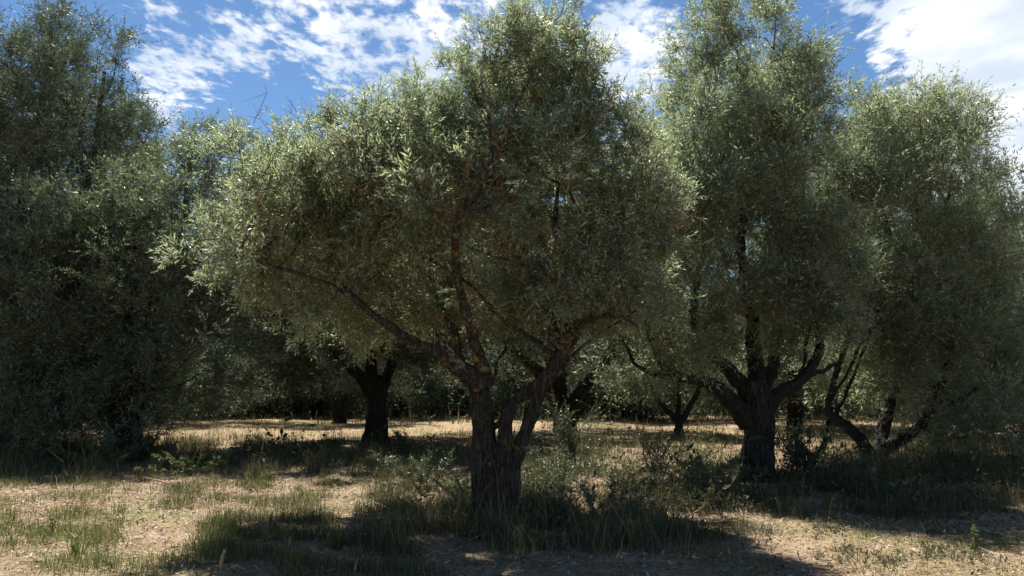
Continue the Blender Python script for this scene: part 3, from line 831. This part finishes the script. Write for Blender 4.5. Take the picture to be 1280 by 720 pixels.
def place_tree(proto, px, Y, label, rz=0.0, h=1.0, w=1.0, group=GRP):
    p = WP(px, 500, Y); p[2] = float(hground(p[0], p[1]))
    sc = (w, w, h)
    if proto.name not in used:
        used[proto.name] = 1; r = proto; r.location = p; r.rotation_euler = (0, 0, rz); r.scale = sc
    else:
        r = copy_tree(proto, p, rz, sc)
    tag(r, label, 'tree', group)
    return r




# slender forking tree in the clearing
def small_tree(px, Y, label):
    p = WP(px, 500, Y); p[2] = float(hground(p[0], p[1]))
    root = empty('olive_tree', p); tag(root, label, 'tree', GRP); skel = []; lst = []
    for n, (P, r, fl) in enumerate([([(0, 0, -.1), (0, 0, .3), (.02, 0, .55)], [.16, .12, .1], .4), ([(0, 0, .4), (-.3, 0, .75), (-.6, 0, 1.1), (-1.0, 0, 1.9)], [.1, .08, .06, .04], 0),
                                    ([(0, 0, .4), (.3, 0, .85), (.6, .1, 1.3), (.9, 0, 2.2)], [.11, .09, .07, .04], 0), ([(0, 0, .5), (.05, .3, 1.3), (0, .2, 2.4)], [.09, .06, .03], 0)]):
        v, t, PP, rr = gnarled_tube(P, r, 14, 0.05, 0.13, 0.10, 90 + n, flare=fl, wig=.03); lst.append((v, t)); skel.append((PP, rr))
    v, t = joinvt(lst); obj('trunk', mesh('trunk', v, t, M_BARKD, smooth=True), root)
    build_crown(root, skel, [(np.array(c), np.array(r_), d) for c, r_, d in [((-1.1, 0, 2.2), (1.0, 1.0, .9), .8), ((1.0, 0, 2.5), (1.1, 1.1, 1.0), .8), ((0, .2, 3.2), (1.3, 1.2, 1.0), .9)]],
                rng=np.random.default_rng(5), leafmat=M_LEAF, **{**gkw, 'spacing': .4, 'leaf_len': .12})


small_tree(848, 25.0, 'small olive tree with thin trunk forked near the ground, in the clearing')

GD = generic(24,
    [((0, 0, 4.2), (2.4, 2.1, 1.7), 1), ((-1.8, .3, 2.7), (1.8, 1.9, 1.6), 1), ((1.9, -.2, 2.6), (1.8, 1.8, 1.6), 1), ((.2, -1.4, 1.9), (2.0, 1.3, 1.3), 1), ((-2.4, 0, 1.4), (1.2, 1.4, 1.0), 1), ((2.5, .2, 1.4), (1.2, 1.4, 1.0), 1), ((-.6, .2, 5.6), (1.0, 1.0, .9), 1)],
    [([(0, 0, -.1), (.02, 0, .5), (-.05, 0, 1.1), (-.15, 0, 1.6)], [.28, .23, .2, .18], .2)],
    [([(-.1, 0, 1.4), (-.7, 0, 2.0), (-1.3, .1, 2.7), (-1.6, .2, 3.6)], [.14, .11, .08, .05]), ([(-.05, 0, 1.4), (.6, -.1, 2.1), (1.3, -.1, 2.8), (1.7, 0, 3.6)], [.14, .1, .08, .05]), ([(-.1, 0, 1.5), (0, .3, 2.4), (-.1, .3, 3.4), (-.3, .2, 4.8)], [.14, .1, .08, .04])],
    M_LEAF_SHADED, spacing=0.50, shoots_per=12, J=5, leaf_len=0.15, shoot_len=0.5, barerate=0.0, stem=False, lw=0.24, min_z=0.35)
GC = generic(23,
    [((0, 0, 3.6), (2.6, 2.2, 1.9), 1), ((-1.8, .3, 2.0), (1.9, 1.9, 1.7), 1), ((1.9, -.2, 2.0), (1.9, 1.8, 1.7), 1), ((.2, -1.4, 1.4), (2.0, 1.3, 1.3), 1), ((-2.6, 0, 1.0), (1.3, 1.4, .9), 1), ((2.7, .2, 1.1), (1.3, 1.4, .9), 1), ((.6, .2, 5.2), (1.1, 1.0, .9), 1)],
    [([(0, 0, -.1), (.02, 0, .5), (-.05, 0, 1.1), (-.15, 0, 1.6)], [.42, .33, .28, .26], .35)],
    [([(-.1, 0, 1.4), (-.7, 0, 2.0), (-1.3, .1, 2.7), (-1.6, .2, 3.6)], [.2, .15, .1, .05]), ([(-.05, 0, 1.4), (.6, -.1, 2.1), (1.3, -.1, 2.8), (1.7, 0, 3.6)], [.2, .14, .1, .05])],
    M_LEAF_SHADED, spacing=0.62, shoots_per=15, J=5, leaf_len=0.20, shoot_len=0.6, barerate=0.0, stem=False, lw=0.26, min_z=0.15)


mid = [
    (GB, 425, 34.0, 'olive tree whose dark trunk shows between two thicker and thinner ones, beyond the left clearing', 0.4, 1.0, 1.0),
    (GA, 396, 41.0, 'olive tree with thin distant trunk beside the small bright gap in the leaves', 1.9, 1.0, 1.0),
    (GB, 706, 27.0, 'olive tree with low forked trunk seen just right behind the middle tree', 3.3, 1.15, 1.4),
    (GA, 800, 36.0, 'distant olive tree with short stubby trunk between the middle and right trees', 2.6, .95, 1.0),
    (GB, 992, 28.5, 'olive tree with straight brown trunk behind the right tree on its right side', 4.4, 1.05, 1.0),
    (GA, 1042, 31.0, 'olive tree with leaning dark trunk at the end of the right clearing', 5.1, 1.0, 1.0),
    (GD, 1285, 23.0, 'olive tree whose rounded crown shows at the right edge beyond the V stemmed tree', 3.9, 1.25, 1.1),
    (GD, 560, 46.0, 'distant olive tree between the thick back trunk and the middle trunk', 4.6, 1.2, 1.1),
    (GD, 200, 32.5, 'bushy olive tree seen low and dark right behind the hanging left boughs', 0.6, 1.0, 1.15),
    (GD, 30, 26.0, 'bushy olive tree in the dark behind the tall left tree', 2.6, 1.2, 1.2),
    (GD, 335, 45.0, 'distant olive tree beyond the left clearing, crown low and dim', 2.2, 1.15, 1.1),
    (GD, 640, 44.0, 'olive tree far behind the middle trunk on its right', 0.7, 1.2, 1.1),
    (GD, 1165, 25.0, 'olive tree behind the V stemmed tree on its right', 5.6, 1.3, 1.1),
    (GD, 900, 45.0, 'olive tree far behind the thick trunked right tree on its left', 1.5, 1.2, 1.0),
]
for a in mid: place_tree(a[0], a[1], a[2], a[3], *a[4:])

# rows beyond
rr = np.random.default_rng(4)
k = 0
for row, Y in enumerate([39, 47, 55, 63, 72, 82, 92]):
    n = int(Y * 1.35 / 5.6) + 2
    for i in range(-n // 2, n // 2 + 1):
        X = i * 5.6 + rr.uniform(-1, 1) + (row % 2) * 2.8; YY = Y + rr.uniform(-1.5, 1.5)
        if abs(X) > YY * 0.72 + 4: continue
        px = 640 + X / (YY * math.cos(TH)) * F
        place_tree(GC if rr.random() < 1.1 else GA, px, YY, 'olive tree standing in the distant dim rows at the back of the grove', rr.uniform(0, 6.28), rr.uniform(.95, 1.25), rr.uniform(.95, 1.15), 'olive trees in the far rows')
        k += 1
print('far trees', k)


# ------------------------------------------------------------------ undergrowth
def blades(x, y, h, w, rng, lean=0.35, dead=None):
    n = len(x); z = hground(x, y) - 0.01
    a = rng.uniform(0, 2 * math.pi, n); la = rng.uniform(0, 2 * math.pi, n); lm = np.abs(rng.normal(0, lean, n)) * h
    s = np.stack([np.cos(a), np.sin(a), a * 0], -1) * (w / 2)[:, None]
    ld = np.stack([np.cos(la), np.sin(la), la * 0], -1) * lm[:, None]
    b = np.stack([x, y, z], -1)
    m = b + ld * 0.35 + np.stack([x * 0, x * 0, h * 0.55], -1)
    tip = b + ld * 1.2 + np.stack([x * 0, x * 0, h * np.clip(1 - (lm / h) ** 2 * 0.5, .3, 1)], -1)
    v = np.stack([b - s, b + s, m + s * .75, m - s * .75, tip], 1).reshape(-1, 3)
    k_ = (np.arange(n) * 5)[:, None]
    t = np.concatenate([k_ + np.array([[0, 1, 2]]), k_ + np.array([[0, 2, 3]]), k_ + np.array([[3, 2, 4]])], 1).reshape(-1, 3)
    return v, t


def zone_points(zones, rng):
    """zones: (px0, px1, py0, py1, count, height) scattered on the ground inside a picture region, clumped"""
    X, Y, H, W_ = [], [], [], []
    for (x0, x1, y0, y1, n, h, w, clump) in zones:
        m = int(n * 2.2)
        d1 = GP(640, y0)[1]; d0 = GP(640, y1)[1]
        yy = np.sqrt(rng.uniform(d0 ** 2, d1 ** 2, m))
        # x range interpolated in pixels
        px = rng.uniform(x0, x1, m)
        xx = (px - 640) / F * (yy * math.cos(TH) - CH * math.sin(TH))
        c = 0.7 * vnoise(np.stack([xx * 1.7, yy * 1.7, xx * 0], -1), 61, 3) + 0.9 * vnoise(np.stack([xx * 7, yy * 7, xx * 0], -1), 62, 2)
        edge = np.minimum(np.minimum(px - x0, x1 - px) / 110, 1) + rng.uniform(-.45, .6, m)
        edy = np.minimum(np.minimum((yy - d0), (d1 - yy)) / ((d1 - d0) * 0.3), 1) + rng.uniform(-.45, .7, m)
        ok = (rng.random(m) < np.clip(0.42 + c * clump * 1.5, 0.05, 1)) & (edge > .35) & (edy > .35)
        idx = np.where(ok)[0][:n]
        X.append(xx[idx]); Y.append(yy[idx]); H.append(h * rng.lognormal(-.12, .5, len(idx)) * (0.75 + 0.5 * np.clip(c[idx], -1, 1))); W_.append(np.full(len(idx), w) * rng.uniform(.6, 1.3, len(idx)))
    return [np.concatenate(a) for a in (X, Y, H, W_)]


gr = np.random.default_rng(31)


def turf(zones, name, mat, label, lean, sd):
    x, y, h, w = zone_points(zones, gr)
    v, t = blades(x, y, np.abs(h), w, gr, lean)
    tag(obj(name, mesh(name, v, t, mat, {'tint': np.repeat(np.clip(gr.normal(.47, sd, len(x)), 0, 1), 5)})), label, 'grass', kind='stuff')


turf([(-80, 520, 590, 745, 22000, .075, .006, 1.2), (0, 430, 640, 735, 7000, .085, .006, 1.3), (300, 620, 583, 627, 6000, .10, .007, 1.1), (840, 1340, 665, 740, 3500, .06, .005, 1.4),
      (820, 960, 535, 590, 5000, .12, .011, 1.0), (180, 420, 520, 560, 3000, .14, .014, 1.3), (-100, 1380, 503, 530, 7000, .25, .03, 1.0), (960, 1100, 520, 560, 2500, .2, .016, 1)],
     'green_grass', M_GRASS, 'short sparse green grass over the litter in the clearings', .45, .25)
turf([(-80, 640, 556, 650, 10000, .11, .005, 1.2), (680, 1340, 575, 725, 8000, .085, .005, 1.3), (450, 870, 620, 705, 7000, .26, .005, 1.0), (120, 920, 513, 562, 10000, .14, .012, 1.0), (960, 1340, 570, 645, 8000, .22, .008, 1.0),
      (660, 1300, 522, 592, 8000, .17, .010, 1.0), (-40, 660, 636, 740, 6000, .07, .004, 1.2), (-80, 600, 552, 605, 7000, .24, .007, .9)],
     'dry_grass', M_DRY, 'straw coloured dry grass among the trees', .6, .25)
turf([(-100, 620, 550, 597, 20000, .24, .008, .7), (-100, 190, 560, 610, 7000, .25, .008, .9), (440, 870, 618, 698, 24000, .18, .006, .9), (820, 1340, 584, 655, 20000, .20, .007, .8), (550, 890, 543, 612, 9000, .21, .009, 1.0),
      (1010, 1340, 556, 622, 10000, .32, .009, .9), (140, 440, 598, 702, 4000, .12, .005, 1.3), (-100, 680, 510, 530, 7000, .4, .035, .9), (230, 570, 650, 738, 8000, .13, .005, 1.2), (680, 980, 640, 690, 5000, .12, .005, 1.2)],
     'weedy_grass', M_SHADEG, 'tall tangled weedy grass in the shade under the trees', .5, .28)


def litter():
    n = 210000
    d = np.sqrt(gr.uniform(5.5 ** 2, 24 ** 2, n)) * gr.uniform(.5, 1, n) + 1.5
    x = gr.uniform(-.72, .72, n) * d; y = d
    lift = gr.uniform(.0, .016, n)
    b = np.stack([x, y, hground(x, y) + lift], -1)
    dr = nrm(np.stack([gr.normal(size=n), gr.normal(size=n), gr.normal(size=n) * .3], -1))
    nn = nrm(np.stack([gr.normal(size=n) * .5, gr.normal(size=n) * .5, np.ones(n)], -1))
    L = gr.lognormal(-3.45, .5, n).clip(.012, .16) * (1 + y * .02); Wd = np.minimum(L * gr.uniform(.08, .45, n), .018)
    v, t, ti = leaves(b, dr, nn, L, Wd, gr.uniform(0, 1, n))
    tag(obj('leaf_litter', mesh('leaf_litter', v, t, M_LITTER, {'tint': ti})), 'fallen dry leaves and wood chips scattered over the ground', 'leaf litter', kind='stuff')


litter()


def leafy_plant(px, py, label, n=9, h=.6, spread=.5, leaf=.05, lw=.28, mat=None, name='shrub', cat='shrub', J=7, group=None, side=4, lean=(0, 0), seed=0):
    rng = np.random.default_rng(seed + int(px) * 7 + int(py))
    p = GP(px, py); p[2] = float(hground(p[0], p[1])) - .01
    root = empty(name, p); tag(root, label, cat, group)
    bs = rng.normal(size=(n, 3)) * np.array([spread * .12, spread * .12, 0])
    tipd = np.stack([rng.normal(size=n) * spread * .55 + lean[0], rng.normal(size=n) * spread * .5 + lean[1], h * rng.uniform(.6, 1.05, n)], -1)
    K = 5; A, Bp, ra, rb, SB, SD = [], [], [], [], [], []
    for i in range(n):
        pts = [bs[i] + tipd[i] * np.array([(s / K) ** 1.25, (s / K) ** 1.25, (s / K) ** .85]) + (rng.normal(size=3) * h * .02 if s else 0) for s in range(K + 1)]
        for s in range(K):
            A.append(pts[s]); Bp.append(pts[s + 1]); r0 = .006 + h * .004
            ra.append(r0 * (1 - s / K * .8)); rb.append(r0 * (1 - (s + 1) / K * .8))
            if s >= 1:
                for _ in range(side):
                    u = rng.random(); SB.append(pts[s] * (1 - u) + pts[s + 1] * u); SD.append(nrm(nrm(pts[s + 1] - pts[s]) * .6 + rng.normal(size=3) * .55 + np.array([0, 0, .25])))
        SB.append(pts[-1]); SD.append(nrm(pts[-1] - pts[-2]))
    SB = np.array(SB); SD = np.array(SD); L = h * .26 * rng.uniform(.6, 1.2, len(SB))
    lv, st = shoots(SB, SD, L, J, leaf, rng, lw=lw, jit=.5)
    v, t, ti = segs(np.array(A), np.array(Bp), np.array(ra), np.array(rb), 5, rng.uniform(0, 1, len(A)))
    v2, t2, ti2 = segs(st[0], st[1], st[2], st[3], 3, rng.uniform(0, 1, len(st[0])))
    obj('stems', mesh('stems', np.vstack([v, v2]), np.vstack([t, t2 + len(v)]), M_TWIG, {'tint': np.r_[ti, ti2]}), root)
    lo = obj('leaves', mesh('leaves', lv[0], lv[1], mat or M_SUCK, {'tint': lv[2]}), root); lo['kind'] = 'stuff'
    return root


def ground_weeds():
    zs = [(560, 900, 585, 690, 1500, .16, .01, .9), (830, 1300, 588, 650, 1500, .16, .01, .9), (-60, 560, 556, 598, 1300, .18, .01, .9), (440, 640, 610, 680, 500, .14, .01, .9), (-40, 600, 600, 720, 400, .05, .01, 1.4), (900, 1300, 660, 720, 120, .06, .01, 1.3), (640, 1300, 535, 585, 500, .2, .01, 1)]
    x, y, h, w = zone_points(zs, gr); h = np.abs(h) + .04; n = len(x)
    B = np.repeat(np.stack([x, y, hground(x, y) - .01], -1), 3, 0); B[:, :2] += gr.normal(size=(n * 3, 2)) * .02
    D = nrm(gr.normal(size=(n * 3, 3)) * .45 + np.array([0, 0, 1.0])); L = np.repeat(h, 3) * gr.uniform(.7, 1.3, n * 3)
    lv, st = shoots(B, D, L, 4, 1.0, gr, lw=1.0, jit=.6)
    # leaf length follows the height of each plant
    k4 = np.repeat(np.repeat(L * .30 + .012, 8), 4)
    V0 = lv[0].reshape(-1, 4, 3); base = V0[:, :1]; V1 = base + (V0 - base) * np.repeat(L * .2 + .010, 8)[:, None, None]
    ax = V1[:, 2:3] - V1[:, :1]; V1[:, 1:2] = V1[:, :1] + ax * .45 + (V1[:, 1:2] - V1[:, :1] - ax * .45) * .42; V1[:, 3:4] = V1[:, :1] + ax * .45 + (V1[:, 3:4] - V1[:, :1] - ax * .45) * .42
    v2, t2, ti2 = segs(st[0], st[1], st[2], st[3], 3, gr.uniform(0, .9, len(st[0])))
    v = np.vstack([V1.reshape(-1, 3), v2]); t = np.vstack([lv[1], t2 + len(lv[0])])
    tag(obj('ground_weeds', mesh('ground_weeds', v, t, M_GWEED, {'tint': np.r_[lv[2], ti2]})), 'low dark leafy weeds tangled in the grass under the trees', 'weeds', kind='stuff')


ground_weeds()
GS = 'leafy shrubs growing under the trees'
leafy_plant(716, 585, 'tallest bushy young olive shrub close to the right side of the middle trunk', 14, 1.15, .75, .055, .27, group=GS, J=8, side=5)
leafy_plant(700, 625, 'leafy dark shrub low against the right foot of the middle trunk', 12, .75, .7, .05, .3, group=GS)
leafy_plant(532, 615, 'young olive shoot with a bare crooked stem left of the middle trunk', 8, .55, .65, .055, .27, group=GS, J=7)
leafy_plant(822, 608, 'airy upright shrub midway between the middle and right trunks', 13, .85, .7, .05, .28, group=GS, J=8)
leafy_plant(858, 630, 'low green shrub at the left edge of the right tree shade', 10, .5, .6, .045, .3, group=GS)
leafy_plant(1005, 600, 'dark broad leaved shrub at the right foot of the thick trunk', 15, .8, .65, .075, .42, group=GS, J=6)
leafy_plant(1045, 606, 'low dark shrub in front of the V stemmed tree', 10, .42, .7, .06, .42, group=GS, J=5)
leafy_plant(890, 605, 'low dark shrub at the left foot of the thick trunk', 12, .42, .8, .06, .42, group=GS, J=5)
leafy_plant(760, 655, 'scraggly low shrub in the shade right of the middle trunk', 10, .5, .7, .045, .3, group=GS)
leafy_plant(590, 640, 'small leafy shrub against the left foot of the middle trunk', 8, .42, .4, .045, .3, group=GS)
leafy_plant(505, 557, 'small shrub beside the thick back trunk left of the middle tree', 8, .5, .7, .06, .35, group=GS, J=5)
leafy_plant(183, 568, 'pale green weed lit by sun before the left trees', 8, .55, .5, .06, .4, M_WEED, group=GS, J=5)
leafy_plant(245, 598, 'yellow green weed tuft at the edge of the left shade', 9, .4, .6, .05, .4, M_WEED, group=GS, J=5)
leafy_plant(130, 590, 'broad low weed in the dark left shade', 10, .5, .9, .06, .35, M_WEED, group=GS, J=5)
leafy_plant(1108, 618, 'low straggling weed before the right tree shadow edge', 9, .3, .8, .05, .4, M_WEED, group=GS, J=5)
leafy_plant(1220, 692, 'single small upright green weed on the bare ground at lower right', 3, .24, .06, .03, .35, M_WEED, name='weed', cat='weed', group='small weeds in the foreground', J=4, side=2)
leafy_plant(66, 668, 'small reddish stalked weed on the litter at lower left', 3, .26, .05, .022, .3, M_WEED, name='weed', cat='weed', group='small weeds in the foreground', J=4, side=2)
rngf = np.random.default_rng(77)
for i in range(22):
    px = rngf.uniform(-40, 1320); py = rngf.uniform(514, 523)
    leafy_plant(px, py, 'bushy undergrowth clump at the foot of the far trees', 14, rngf.uniform(1.3, 2.4), 2.2, .16, .4, M_SUCK if i % 3 else M_WEED, name='bush', cat='bush', group='undergrowth along the far rows', J=4, side=5, seed=i)


def tuft(px, py, label, n, h, w, group, mat=None, lean=.5):
    rng = np.random.default_rng(int(px * 3 + py))
    p = GP(px, py)
    x = p[0] + rng.normal(0, .035, n); y = p[1] + rng.normal(0, .035, n)
    v, t = blades(x, y, h * rng.uniform(.5, 1.1, n), np.full(n, w), rng, lean)
    org = np.array([p[0], p[1], float(hground(p[0], p[1]))])
    o = obj('grass_tuft', mesh('grass_tuft', v - org, t, mat or M_GRASS, {'tint': np.repeat(rng.uniform(.3, .78, n), 5)})); o.location = org
    tag(o, label, 'grass tuft', group)


GT = 'separate grass tufts in the foreground'
tuft(95, 695, 'bright broad bladed grass tuft beside the dark hollow at lower left', 36, .27, .017, GT)
tuft(420, 690, 'largest bright green tuft left of the middle trunk at the bottom', 46, .30, .019, GT)
tuft(290, 672, 'slim green grass tuft near the lower left shadow edge', 26, .27, .014, GT)
tuft(375, 715, 'small green grass tuft at the bottom edge below the left shade', 26, .22, .015, GT)
tuft(12, 655, 'thin green grass tuft at the left edge of the picture', 30, .22, .011, GT)
tuft(150, 640, 'pale grass tuft on the sunny litter at left', 30, .22, .011, GT)
tuft(272, 625, 'upright grass tuft near the centre of the left clearing', 30, .2, .009, GT)
tuft(372, 612, 'bright grass tuft at the right of the left clearing', 34, .2, .009, GT)
tuft(1050, 690, 'thin grass tuft on bare ground at lower right', 18, .12, .008, GT)
tuft(890, 690, 'tiny grass tuft right of centre at the bottom', 16, .1, .008, GT)
tuft(540, 660, 'tall straw coloured tuft left of the middle trunk', 50, .42, .006, GT, M_DRY, .25)
tuft(560, 590, 'dry tan tuft behind the left of the middle trunk', 40, .3, .009, GT, M_DRY, .3)
tuft(820, 665, 'dry arching tuft in the sun right of the middle tree', 50, .3, .007, GT, M_DRY, .6)


def stalk(px, py, label, h, group, big=False):
    rng = np.random.default_rng(int(px * 5 + py)); p = GP(px, py); p[2] = float(hground(p[0], p[1]))
    root = empty('seed_stalk', p); tag(root, label, 'seed stalk', group)
    ln = np.array([.12 if not big else .25, .0, 1]); tip = ln * h
    pts = np.array([[0, 0, -.01], tip * .4 + [.01, 0, 0], tip * .75, tip])
    v, t, _, _ = gnarled_tube(pts, [.003, .0025, .002, .0015], 5, .05, 0, 0, 1)
    obj('stem', mesh('stem', v, t, M_STRAW, {'tint': np.full(len(v), .4)}), root)
    m = 60 if big else 26; u = rng.uniform(.62 if big else .88, 1.0, m)
    b = tip[None] * u[:, None]; a = rng.uniform(0, 6.28, m)
    d = nrm(np.stack([np.cos(a) * .55, np.sin(a) * .55, np.ones(m)], -1)); n_ = nrm(np.stack([np.cos(a), np.sin(a), a * 0], -1))
    L = np.full(m, .035 if big else .022); v, t, ti = leaves(b, d, n_, L, L * (.34 if big else .5), rng.uniform(0, 1, m))
    obj('seed_head', mesh('seed_head', v, t, M_STRAW if big else M_SEED, {'tint': ti}), root)


GK = 'dark seed heads standing in the left clearing'
for i, (px, py) in enumerate([(343, 606), (350, 612), (376, 604), (395, 607), (402, 600), (412, 604), (424, 606), (312, 612), (332, 600), (386, 612), (362, 596), (240, 596), (448, 603), (280, 604)]):
    stalk(px, py, 'thin stalk with a small dark seed head in the left clearing', random.uniform(.16, .32), GK)
stalk(268, 740, 'pale feathery grass seed head rising at the bottom left edge', .27, 'large pale seed heads', True)


def dead_branch(pts_px, r0, label, nside=5, lift=.12):
    rng = np.random.default_rng(int(pts_px[0][0]))
    P = []
    for k_, (px, py, up) in enumerate(pts_px):
        g = GP(px, py); g[2] = float(hground(g[0], g[1])) + up; P.append(g)
    P = np.array(P); org = P[0].copy(); P = P - org
    v, t, PP, rr_ = gnarled_tube(P, np.linspace(r0, r0 * .3, len(P)), 8, .04, .05, .1, 3, wig=.015)
    root = empty('fallen_branch', org); tag(root, label, 'branch', 'dead branches lying on the ground')
    obj('stick', mesh('stick', v, t, M_BARE, {'tint': np.full(len(v), .5)}, smooth=True), root)
    A, B_ = [], []
    for i in range(nside * 2):
        q = PP[rng.integers(len(PP) // 4, len(PP))]; d = nrm(PP[-1] - PP[0]) * .7 + rng.normal(size=3) * .5 + np.array([0, 0, .25]); l = rng.uniform(.15, .4)
        m_ = q + nrm(d) * l * .5; A += [q, m_, m_]; B_ += [m_, m_ + nrm(d + rng.normal(size=3) * .4) * l * .5, m_ + nrm(d + rng.normal(size=3) * .7) * l * .35]
    A = np.array(A); v, t, ti = segs(A, np.array(B_), np.full(len(A), r0 * .35), np.full(len(A), r0 * .15), 4, rng.uniform(0, 1, len(A)))
    obj('twigs', mesh('twigs', v, t, M_BARE, {'tint': ti}), root)


dead_branch([(705, 668, .02), (740, 655, .12), (775, 645, .25), (800, 640, .38)], .012, 'long thin dead branch slanting up to the right of the middle trunk')
dead_branch([(560, 640, .0), (552, 622, .1), (540, 612, .25)], .010, 'short crooked dead branch rising left of the middle trunk')
dead_branch([(225, 612, .02), (180, 604, .08), (120, 598, .1)], .014, 'pile of dead twigs lying in the left shade')
dead_branch([(845, 660, .03), (870, 648, .06), (893, 642, .12)], .010, 'dead twig lying in the sun right of the middle tree')
dead_branch([(112, 655, .01), (135, 661, .05), (150, 665, .02)], .008, 'dark bent twig lying on the litter at left')
def ground_twigs():
    n = 2600
    d = np.sqrt(gr.uniform(6 ** 2, 20 ** 2, n)); x = gr.uniform(-.68, .68, n) * d; y = d
    a = np.stack([x, y, hground(x, y) + .012], -1); an = gr.uniform(0, 6.28, n); L = gr.lognormal(-2.2, .5, n)
    dr = np.stack([np.cos(an), np.sin(an), gr.normal(0, .10, n)], -1); b = a + dr * (L * .5)[:, None]
    c = b + nrm(dr + gr.normal(size=(n, 3)) * .3) * (L * .5)[:, None]
    c[:, 2] = np.maximum(c[:, 2], hground(c[:, 0], c[:, 1]) + .004)
    r = gr.uniform(.0012, .004, n)
    v, t, ti = segs(np.vstack([a, b]), np.vstack([b, c]), np.r_[r, r * .8], np.r_[r * .8, r * .4], 4, gr.uniform(0, 1, 2 * n))
    tag(obj('fallen_twigs', mesh('fallen_twigs', v, t, M_BARE, {'tint': ti})), 'small broken twigs scattered over the orchard floor', 'twigs', kind='stuff')


ground_twigs()


def clods():
    n = 1500
    d = np.sqrt(gr.uniform(6 ** 2, 22 ** 2, n)); x = gr.uniform(-.7, .7, n) * d; y = d; s_ = gr.lognormal(-4.2, .45, n)
    base = np.array([[1, 0, 0], [.3, .95, 0], [-.8, .6, 0], [-.8, -.6, 0], [.3, -.95, 0], [0, 0, .7], [0, 0, -.4]], float)
    v = base[None] * (1 + gr.normal(0, .25, (n, 7, 3))) * s_[:, None, None] + np.stack([x, y, hground(x, y)], -1)[:, None]
    k_ = (np.arange(n) * 7)[:, None]
    t = np.concatenate([k_ + np.array([[i, (i + 1) % 5, 5]]) for i in range(5)] + [k_ + np.array([[(i + 1) % 5, i, 6]]) for i in range(5)], 1).reshape(-1, 3)
    tag(obj('soil_clods', mesh('soil_clods', v.reshape(-1, 3), t, M_CLOD, {'tint': np.repeat(gr.uniform(0, 1, n), 7)}, smooth=True)), 'small clods and stones lying on the bare ground', 'clods', kind='stuff')


M_CLOD = plain_tint_mat('clod', (0.15, 0.105, 0.07), (0.33, 0.26, 0.19), 0.95)
clods()
